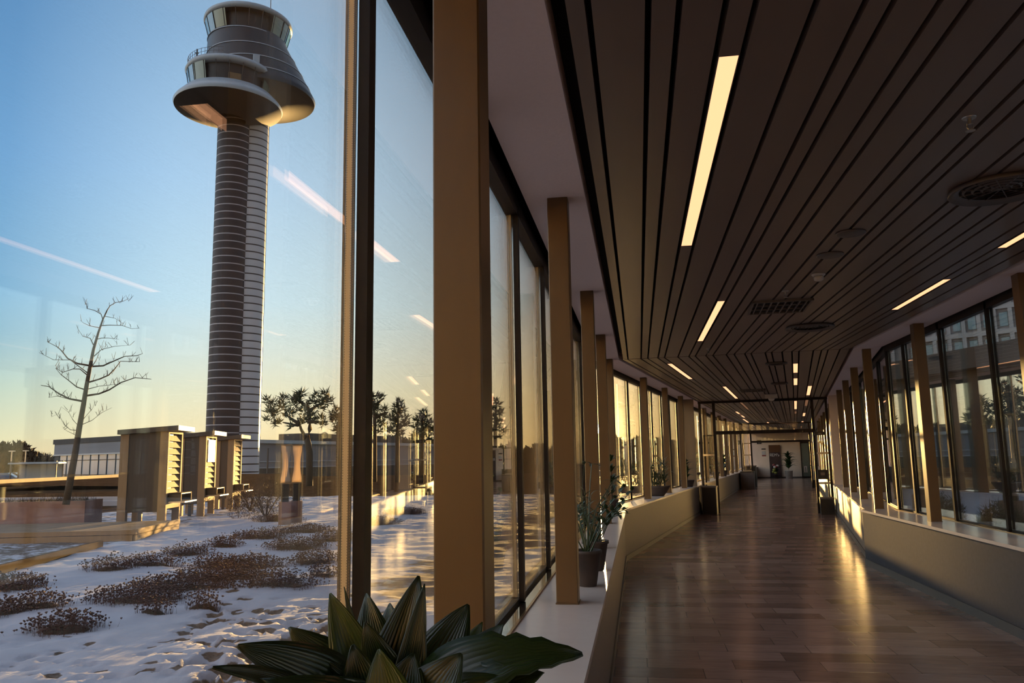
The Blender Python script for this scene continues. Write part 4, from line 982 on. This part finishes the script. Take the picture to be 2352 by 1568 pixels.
pa, pb = at(556,1060,200), at(1010,1060,285); ax, L = seg_axes(pa, pb); L /= 2.45
e = empty('terminal_block', (pa.x,pa.y,-4.0), atan2(ax.y,ax.x), 'long grey low block with a flat roof running behind the pines', 'building')
e.scale = (2.45,2.45,2.45)
MB().box(0,L,0,7,0,4.2).build('body', 'concrete', e); MB().box(-.2,L+.2,-.3,7.2,4.2,4.55).build('roof_edge', 'towerrim', e)
MB().box(0,L,-.06,0,0,1.7).build('base_band', 'brownclad', e); MB().box(0,L,-.12,-.06,2.35,2.43).build('string_course', 'towerrim', e); MB().box(0,L,-.12,-.06,1.75,1.83).build('string_course', 'towerrim', e)
MB().box(13,34,2,6,4.55,5.5).build('roof_plant', 'brownclad', e)
b = MB()
for x in (19,24): b.lathe([(.4,5.5),(.4,5.65),(.2,5.8),(.01,5.85)], 10, (x,4,0))
b.build('vent_cap', 'grey', e)
# low kerbs with snow on them
for k, (xa, ya, xb, yb, lab) in enumerate(((-30,1151,292,1148,'thin snowy kerb line crossing behind the planter, farther one'),(196,1160,292,1158,'short snowy kerb line between planter and first shelter'))):
    z = -.02 if k < 2 else .35
    a, c_ = atz(xa,ya+0,z-.06), atz(xb,yb,z-.06)
    if k >= 2: a, c_ = at(xa,ya,48), at(xb,yb,48)
    ax, L = seg_axes(a, c_); m = (a+c_)/2
    o = MB().obox((0,0),ax,(-ax.y,ax.x),L/2,.12,-.25,.10 if k < 2 else .06).build('snowy_kerb','snow'); tag(o, lab, 'kerb'); o.location = (m.x,m.y,z if k < 2 else m.z)
# brown planted roof beyond the terrace, with its pale sunlit kerb
P0 = atz(-60,1111,.42); a = P0; c_ = P0+U2*50
o = MB().obox((0,0),U2,N1,25,.25,-.35,.20).build('roof_kerb','kerb'); tag(o, 'long pale kerb glowing in the sun behind the brown planted roof', 'kerb'); m = (a+c_)/2-N1*.2; o.location = (m.x,m.y,.42)
b = MB(); q = [P0, P0+U2*50, P0+U2*50+N1*16, P0+N1*16]; b.add([(v.x,v.y,z) for v,z in zip(q,(.35,.35,-.1,-.1))],[(3,2,1,0)]); b.add([(v.x,v.y,-.4) for v in q],[(0,1,2,3)])
tag(b.build('planted_roof', 'greenroof'), 'sloping planted roof of brown grass behind the tree planter', 'planting', None, 'stuff')
S(MB().box(-700,600,-40,1200,-6.2,-6.0).build('ground.001', 'gravel'))
q = at(40,1080,118); S(MB().box(-70,45,-30,60,-.4,-.2).build('ground_parking', 'gravel')); o = bpy.data.objects['ground_parking']; o.location = (q.x-35,q.y,-.3)
def car(px, py, D, rz, m, label):
    q = at(px,py,D); e = empty('car', (q.x,q.y,-.5), rz, label, 'car', 'parked cars at the left edge')
    prof = [(-2.1,.35),(-2.15,.75),(-1.5,.9),(-.9,1.4),(.6,1.42),(1.35,.95),(2.1,.8),(2.15,.35)]
    b = MB(); n = len(prof); vs = [(x,-.85 if z < 1 else -.68,z) for x,z in prof]+[(x,.85 if z < 1 else .68,z) for x,z in prof]
    b.add(vs, [tuple(range(n)), tuple(reversed(range(n,2*n)))]+[(i,n+i,n+(i+1)%n,(i+1)%n) for i in range(n)]); b.build('body', m, e)
    b = MB()
    for sy in (-1,1): b.add([(-1.25,sy*.80,.95),(1.05,sy*.80,.95),(.5,sy*.70,1.34),(-.8,sy*.70,1.34)],[(0,1,2,3)])
    b.build('window', 'cardark', e)
    for x in (-1.3,1.35):
        for sy in (-.8,.8):
            w = MB().lathe([(.3,-.1),(.3,.1)], 14).build('wheel', 'black', e); w.location = (x,sy,.3); w.rotation_euler = (pi/2,0,0)
car(6,1098,100,.5,'carblue','bluish car cut by the left edge of the photograph'); car(20,1096,103,.6,'cardark','dark car between the two bluish ones'); car(43,1092,108,.4,'carwhite','pale car, rightmost of the parked three')
def lamp_post(px, ptop, D, label):
    q = at(px,1085,D); t = at(px,ptop,D); h = t.z+.5
    e = empty('lamp_post', (q.x,q.y,-.5), 0, label, 'lamp post', 'lamp posts by the car park')
    MB().tube([(0,0,0),(0,0,h)],[.11,.07],6).build('pole','steel',e); MB().box(-.35,.35,-.12,.12,h,h+.12).build('head','steel',e)
lamp_post(24,1037,110,'lamp post in the car park, left one'); lamp_post(56,1036,116,'lamp post in the car park, right one')
q = at(104,1085,96); e = empty('bus_shelter', (q.x,q.y,-.5), .3, 'small flat-roofed canopy left of the glazed building', 'canopy')
MB().box(-3.2,1.6,-1,1,2.3,2.45).build('roof','towerrim',e); MB().box(-3,-2.9,-.9,-.8,0,2.6).box(1.3,1.4,-.9,-.8,0,2.6).box(-3,-2.9,.8,.9,0,2.6).box(1.3,1.4,.8,.9,0,2.6).build('post','grey',e); MB().box(-2.9,1.3,.85,.9,.4,2.5).build('pane','bldgglass',e)

def needle_cluster(b, c, r, n, rr, ln):
    for k in range(n):
        d = Vector((rr.gauss(0,1),rr.gauss(0,1),rr.gauss(0,.8))).normalized(); p = Vector(c)+d*r*(rr.random()**.6)
        t = (d+Vector((rr.gauss(0,.6),rr.gauss(0,.6),rr.uniform(.2,1.1)))).normalized()*ln*rr.uniform(.6,1.4); s = t.cross(Vector((rr.gauss(0,1),rr.gauss(0,1),rr.gauss(0,1)))).normalized()*ln*.13
        b.add([p-s,p+s,p+t],[(0,1,2)])
def pine(px, D, label, trunk, limbs, clumps, seed, nn=60, ln=.42):
    rr = random.Random(seed); S_ = D/1829.3*1.02; q = at(px,1060,D); e = empty('pine_tree', (q.x,q.y,-1), 0, label, 'tree', 'pines behind the terrace')
    def g(x, y, d=0): 
        z = at(x,y,D); return Vector((z.x-q.x,z.y-q.y,z.z+1))+vw*d
    b = MB(); P = [g(*t[:2]) for t in trunk]; P[0].z = min(P[0].z,0) ; b.tube(P,[t[2] for t in trunk],7)
    for l in limbs: b.tube([g(x,y,d) for x,y,d in l],[.16*(1-.7*i/(len(l)-1)) for i in range(len(l))],5)
    b.build('trunk','bark',e,True); f = MB()
    for x, y, r in clumps: needle_cluster(f, g(x,y,rr.uniform(-1.2,1.2)), r*S_, int(nn*r/12), rr, ln)
    f.build('foliage','needle',e); return e
pine(706,58,'fork-trunked pine with separate needle tufts just right of the tower',
 [(712,1090,.26),(711,1040,.24),(706,1010,.22),(712,985,.17),(711,955,.15),(708,935,.10),(704,922,.05)],
 [[(704,1010,0),(697,998,.2),(688,985,.4),(684,972,.5),(676,958,.8)],[(684,972,.4),(668,965,.8),(654,956,1.1),(646,948,1.2)],[(710,968,0),(725,969,-.4),(745,971,-.8),(760,970,-1)],[(710,945,0),(722,930,.6),(740,920,.9)],[(706,935,0),(694,922,-.7),(680,915,-1)],[(684,975,0),(672,975,.8),(640,968,1)]],
 [(618,921,8),(630,926,9),(622,945,13),(634,952,12),(617,965,6),(640,970,6),(650,935,9),(660,945,13),(668,925,11),(655,915,9),(690,903,10),(680,915,8),(695,920,9),(672,955,10),(690,940,10),(688,960,8),(705,945,10),(722,925,10),(735,915,11),(750,905,8),(745,922,11),(756,915,7),(720,905,7),(735,935,9),(712,962,8),(725,955,7),(747,962,9),(760,955,8),(740,975,6),(700,968,8),(677,980,4),(628,970,7),(645,925,7),(700,910,6)], 71)
pine(776,60,'small pine showing just left of the first mullion',[(778,1080,.2),(777,1000,.16),(779,960,.1),(781,938,.04)],[[(778,985,0),(765,978,.4)],[(778,970,0),(790,962,.4)]],[(781,940,6),(775,952,9),(788,955,8),(768,965,9),(780,972,10),(792,975,8),(765,985,8),(785,990,8)],72)
pine(862,66,'tall thin-crowned pine right of the first mullion',[(861,1070,.2),(861,1000,.16),(860,950,.13),(856,920,.08),(846,900,.03)],[[(860,960,0),(875,950,.4),(890,945,.6)],[(860,985,0),(845,985,.5),(838,988,.7)],[(859,940,0),(870,920,.5),(880,912,.6)]],
 [(838,900,7),(848,908,8),(858,918,10),(868,912,9),(880,912,7),(862,930,10),(852,930,5),(845,952,5),(870,940,9),(885,940,8),(858,955,8),(875,955,9),(865,970,9),(845,985,6),(838,990,5),(855,990,8),(880,975,9),(870,990,7),(895,960,8),(890,985,7)],73)
pine(915,62,'upright pine standing third from the right before the thick column',[(913,1070,.2),(913,1010,.16),(914,960,.12),(915,925,.05),(915,918,.02)],[[(913,985,0),(930,972,.4)],[(913,965,0),(900,960,.5)]],
 [(914,922,6),(918,932,8),(908,935,7),(925,940,8),(905,948,8),(918,950,9),(930,958,8),(900,962,9),(915,968,10),(928,972,7),(908,980,9),(935,975,6),(900,990,8),(918,992,8),(925,1000,5)],74)
pine(972,60,'bushy pine partly hidden by the thick column',[(968,1070,.22),(968,1010,.17),(970,975,.12),(972,950,.05)],[[(968,990,0),(955,980,.4)],[(968,985,0),(985,975,.4)]],
 [(972,948,8),(980,958,9),(964,960,8),(956,966,7),(988,970,9),(972,972,11),(958,980,8),(985,985,11),(970,992,10),(992,990,9),(960,998,7),(980,1003,10),(950,1000,6)],75)
pine(1140,64,'pine seen through the window right of the thick column',[(1138,1070,.2),(1138,1000,.16),(1139,940,.1),(1140,915,.03)],[[(1138,970,0),(1152,962,.4)],[(1138,990,0),(1125,985,.4)]],
 [(1139,920,6),(1144,932,8),(1134,938,8),(1150,945,7),(1140,952,9),(1130,962,8),(1150,968,9),(1142,980,9),(1155,990,8),(1130,985,8),(1145,1003,7)],76)
# distant woods along the horizon
def wood(pxa, pxb, ytop, D, label, seed, m='shrub', n=2600):
    rr = random.Random(seed); a, c_ = at(pxa,1060,D), at(pxb,1060,D); b = MB(); o_ = (a+c_)/2
    for k in range(n):
        t = rr.random(); p = a.lerp(c_,t)-o_; px = pxa+(pxb-pxa)*t
        yt = ytop(px)+rr.uniform(-2,5); zt = at(px,yt,D).z; p.z = -6+(zt+6)*(rr.random()**.5); p += vw*rr.uniform(-3,3)
        d = Vector((rr.gauss(0,.5),rr.gauss(0,.5),rr.uniform(.2,1.3))).normalized()*D*(.011 if D < 200 else .006); s = d.cross(Vector((rr.gauss(0,1),rr.gauss(0,1),.2))).normalized()*D*(.003 if D < 200 else .002)
        b.add([p-s,p+s,p+d],[(0,1,2)])
    o = b.build('woodland', m); o.location = (o_.x,o_.y,0); tag(o, label, 'trees', None, 'stuff')
wood(-60,72,lambda x: 1030-14*max(0,sin(x*.16+1.2))+ (10 if x > 60 else 0),290,'dark wood on the skyline at the left edge',81,'shrub',3000)
wood(60,135,lambda x: 1040+.2*(x-60),300,'low hazy wood on the skyline left of the glazed building',82,'shrub',1400)
wood(820,1290,lambda x: (1008 if x < 1050 else 1029)+5*sin(x*.09)+4*sin(x*.31),320,'dark tree line along the horizon beyond the pines',83,'needle',6500)
wood(1400,1640,lambda x: 1012+6*sin(x*.11),300,'dark tree line seen through the windows past the bend',84,'needle',4200)
q = at(82,1048,150); rr = random.Random(91); b = MB()
def grow(p, d, L, r_, lv):
    q_ = p+d*L; b.tube([p,q_],[r_,r_*.65],4)
    if lv: 
        for k in range(3): grow(q_, (d+Vector((rr.gauss(0,.45),rr.gauss(0,.45),rr.uniform(0,.3)))).normalized(), L*.72, r_*.6, lv-1)
grow(Vector((0,0,0)), Vector((0,0,1)), 2.3, .14, 4)
o = b.build('distant_tree','bark'); o.location = (q.x,q.y,-2.2); tag(o, 'bare spreading tree on the skyline left of the glazed building', 'tree')

# ------------------------------------------------------------------ right courtyard
def cy(x, y):
    return .03*noise.noise(Vector((x*.5,y*.5,3)))+.012*noise.noise(Vector((x*2,y*2,5))), .12
n_ = 60; o = snow_patch('courtyard_snow', [3.58+i*.5 for i in range(n_)], [-4+j*.5 for j in range(70)], cy, .22, lambda x, y: x if y < 11.6 else x+((1.44+D2[0]*y)/N2[0]-3.58))
tag(o, 'smooth bluish snow in the shaded courtyard outside the right windows', 'snow', None, 'stuff')
pa, pb = at(1990,900,34), at(2700,900,25); ax, L = seg_axes(pa, pb)
e = empty('courtyard_block', (pa.x,pa.y,0), atan2(ax.y,ax.x), 'low dark brown block across the shaded courtyard', 'building')
MB().box(0,L,0,6,0,4.1).build('wall','brownclad',e); MB().box(-.4,L,-.5,6.2,4.1,4.75).build('roof_edge','roofdark',e)
for k in range(3): MB().box(1+k*4.2,3.8+k*4.2,-.05,-.001,1.0,3.0).build('dark_window','cabdark',e)
pa, pb = at(2080,700,118), at(2560,700,113); ax, L = seg_axes(pa, pb)
e = empty('office_building', (pa.x,pa.y,-6), atan2(ax.y,ax.x), 'pale concrete office building with a grid of small blue windows', 'building')
MB().box(-4,L+8,.4,22,0,42).build('body','facade2',e)
b = MB(); cw, ch = 1.78, 3.15; nx_ = int((L+10)/cw)
zz0 = 25.0-ch*5-6+6
rows = [17.2+6+ch*(j-3)-.7 for j in range(9)]
for j, z in enumerate(rows): b.box(-4,L+8,0,.4,z-.62,z)
for i in range(nx_+1): b.box(-4+i*cw-.24,-4+i*cw+.24,.02,.4,rows[0]-.3,rows[-1]+ch)
b.box(-4,L+8,0,.4,0,rows[0]-.4).box(-4,L+8,0,.4,rows[-1]-.1,42); b.build('concrete_grid','facade',e)
rr = random.Random(3)
for i in range(nx_):
    for j in (2,3,4,5,6):
        x = -4+i*cw+.50; z = rows[j]+.35
        if 1.5 < i < 26:
            w = MB().box(x,x+.92,.28,.36,z,z+1.75).build('window','winblue',e)
            MB().box(x+.92,x+1.02,.22,.38,z-.05,z+1.8).box(x-.03,x+1.02,.22,.38,z+1.75,z+1.82).build('window_frame','cabdark',w)
p = at(2316,1090,13.5); reflection_standin((p.x,p.y,.28), -.5, 'golden fabric panel standing in for a glass reflection in the courtyard at the right edge', .95, 1.72, .27)
p = at(2110,1080,15.5); reflection_standin((p.x,p.y,.28), -.5, 'golden fabric panel standing in for a glass reflection in the courtyard left of the lone wide column', .92, 1.6, .22)
for k, (px, D, r_, h_, lab) in enumerate(((2290,12.6,.45,.7,'dark bush in the snow below the right courtyard reflection panel'),(2150,16.5,.6,.6,'low dark bush in the courtyard behind the lone wide column'))):
    p = at(px,1100,D); shrub('courtyard_bush', (p.x,p.y,.28), r_*.7, r_*.7, h_*.8, 1500, 'needle', lab, 'shrub', 95+k, None, .06)

# ------------------------------------------------------------------ unseen facade added behind the viewpoint to bounce warm sunlight onto the columns
e = empty('bounce_facade', (-28,-28,0), .10, kind='structure')
MB().box(-26,24,-6,0,-1,9.5).build('wall','facadewarm',e); MB().box(-26.3,24.3,-6.2,.4,9.5,10).build('roof_edge','roofdark',e)
for k in range(12): MB().box(-24+k*4,-22.2+k*4,0.001,.06,5.6,8).build('window','bldgglass',e)

# ------------------------------------------------------------------ sky and sun
w = bpy.data.worlds.new('sky'); scene.world = w; w.use_nodes = True; t = w.node_tree; t.nodes.clear()
out = nd(t, 'ShaderNodeOutputWorld'); bg = nd(t, 'ShaderNodeBackground'); t.links.new(bg.outputs[0], out.inputs[0])
tc = nd(t, 'ShaderNodeTexCoord'); vn = nd(t, 'ShaderNodeVectorMath', operation='NORMALIZE'); t.links.new(tc.outputs['Generated'], vn.inputs[0])
sx = nd(t, 'ShaderNodeSeparateXYZ'); t.links.new(vn.outputs[0], sx.inputs[0])
dt = nd(t, 'ShaderNodeVectorMath', operation='DOT_PRODUCT'); t.links.new(vn.outputs[0], dt.inputs[0]); dt.inputs[1].default_value = SUN
dsun = dt.outputs['Value']
sky = ramp(t, sx.outputs[2], [(0.0,(.86,.56,.28)),(.031,(.82,.62,.36)),(.082,(.74,.65,.46)),(.13,(.65,.65,.58)),(.19,(.55,.64,.69)),(.326,(.42,.54,.69)),(.48,(.28,.40,.56)),(.66,(.30,.34,.44)),(1.0,(.33,.36,.46))])
az = mth(t, 'ARCTAN2', sx.outputs[0], sx.outputs[1])
daz = mth(t, 'DIVIDE', mth(t, 'SUBTRACT', az, SUN_AZ), 2*pi)        # -.5 .. .5, negative to the left of the sun
wr = mth(t, 'FRACT', mth(t, 'ADD', daz, .5))
fall = ramp(t, wr, [(0,(.9,.80,.76)),(.25,(1.75,1.48,1.38)),(.335,(.76,.76,.76)),(.388,(.175,.305,.44)),(.4175,(.50,.565,.63)),(.45,(.72,.72,.72)),(.5,(.82,.76,.72)),(.56,(.7,.7,.7)),(.66,(.42,.44,.5)),(.95,(.28,.28,.33)),(1,(.6,.55,.55))])
lowfac = mth(t, 'MULTIPLY', sx.outputs[2], 7.0, True)
fall2 = mixc(t, lowfac, mixc(t, .55, (.72,.72,.72), fall), fall)
col = mixc(t, 1.0, sky, fall2, 'MULTIPLY')
au = mth(t, 'POWER', mth(t, 'MAXIMUM', dsun, 0), 110.0); au2 = mth(t, 'POWER', mth(t, 'MAXIMUM', dsun, 0), 2600.0)
col = mixc(t, 1.0, col, mixc(t, au, (0,0,0), (.80,.42,.08)), 'ADD')
col = mixc(t, 1.0, col, mixc(t, au2, (0,0,0), (3.2,2.0,.7)), 'ADD')
disc_ = mth(t, 'GREATER_THAN', dsun, cos(radians(.30)))
col = mixc(t, disc_, col, (70,50,22))
below = mth(t, 'LESS_THAN', sx.outputs[2], -.02)
col = mixc(t, below, col, (.06,.05,.045))
for n in t.nodes:
    if n.bl_idname == 'ShaderNodeMix': n.clamp_result = False
t.links.new(col, bg.inputs[0]); bg.inputs[1].default_value = 1.5
w.cycles.sampling_method = 'MANUAL'; w.cycles.sample_map_resolution = 1024
sd = bpy.data.lights.new('sun', 'SUN'); so = bpy.data.objects.new('sun', sd); COL.objects.link(so)
sd.energy = 21; sd.color = (1.0, .56, .19); sd.angle = radians(.53)
so.rotation_euler = SUN.to_track_quat('Z', 'Y').to_euler()

# ------------------------------------------------------------------ render look
scene.view_settings.view_transform = 'Standard'; scene.view_settings.look = 'None'
scene.view_settings.exposure = 0.90; scene.view_settings.gamma = 1.0; scene.view_settings.use_curve_mapping = False
cy_ = scene.cycles
cy_.max_bounces = 10; cy_.diffuse_bounces = 4; cy_.glossy_bounces = 5; cy_.transmission_bounces = 4; cy_.transparent_max_bounces = 48
cy_.caustics_reflective = False; cy_.caustics_refractive = False; cy_.sample_clamp_indirect = 6.0; cy_.blur_glossy = .6
cy_.use_denoising = True
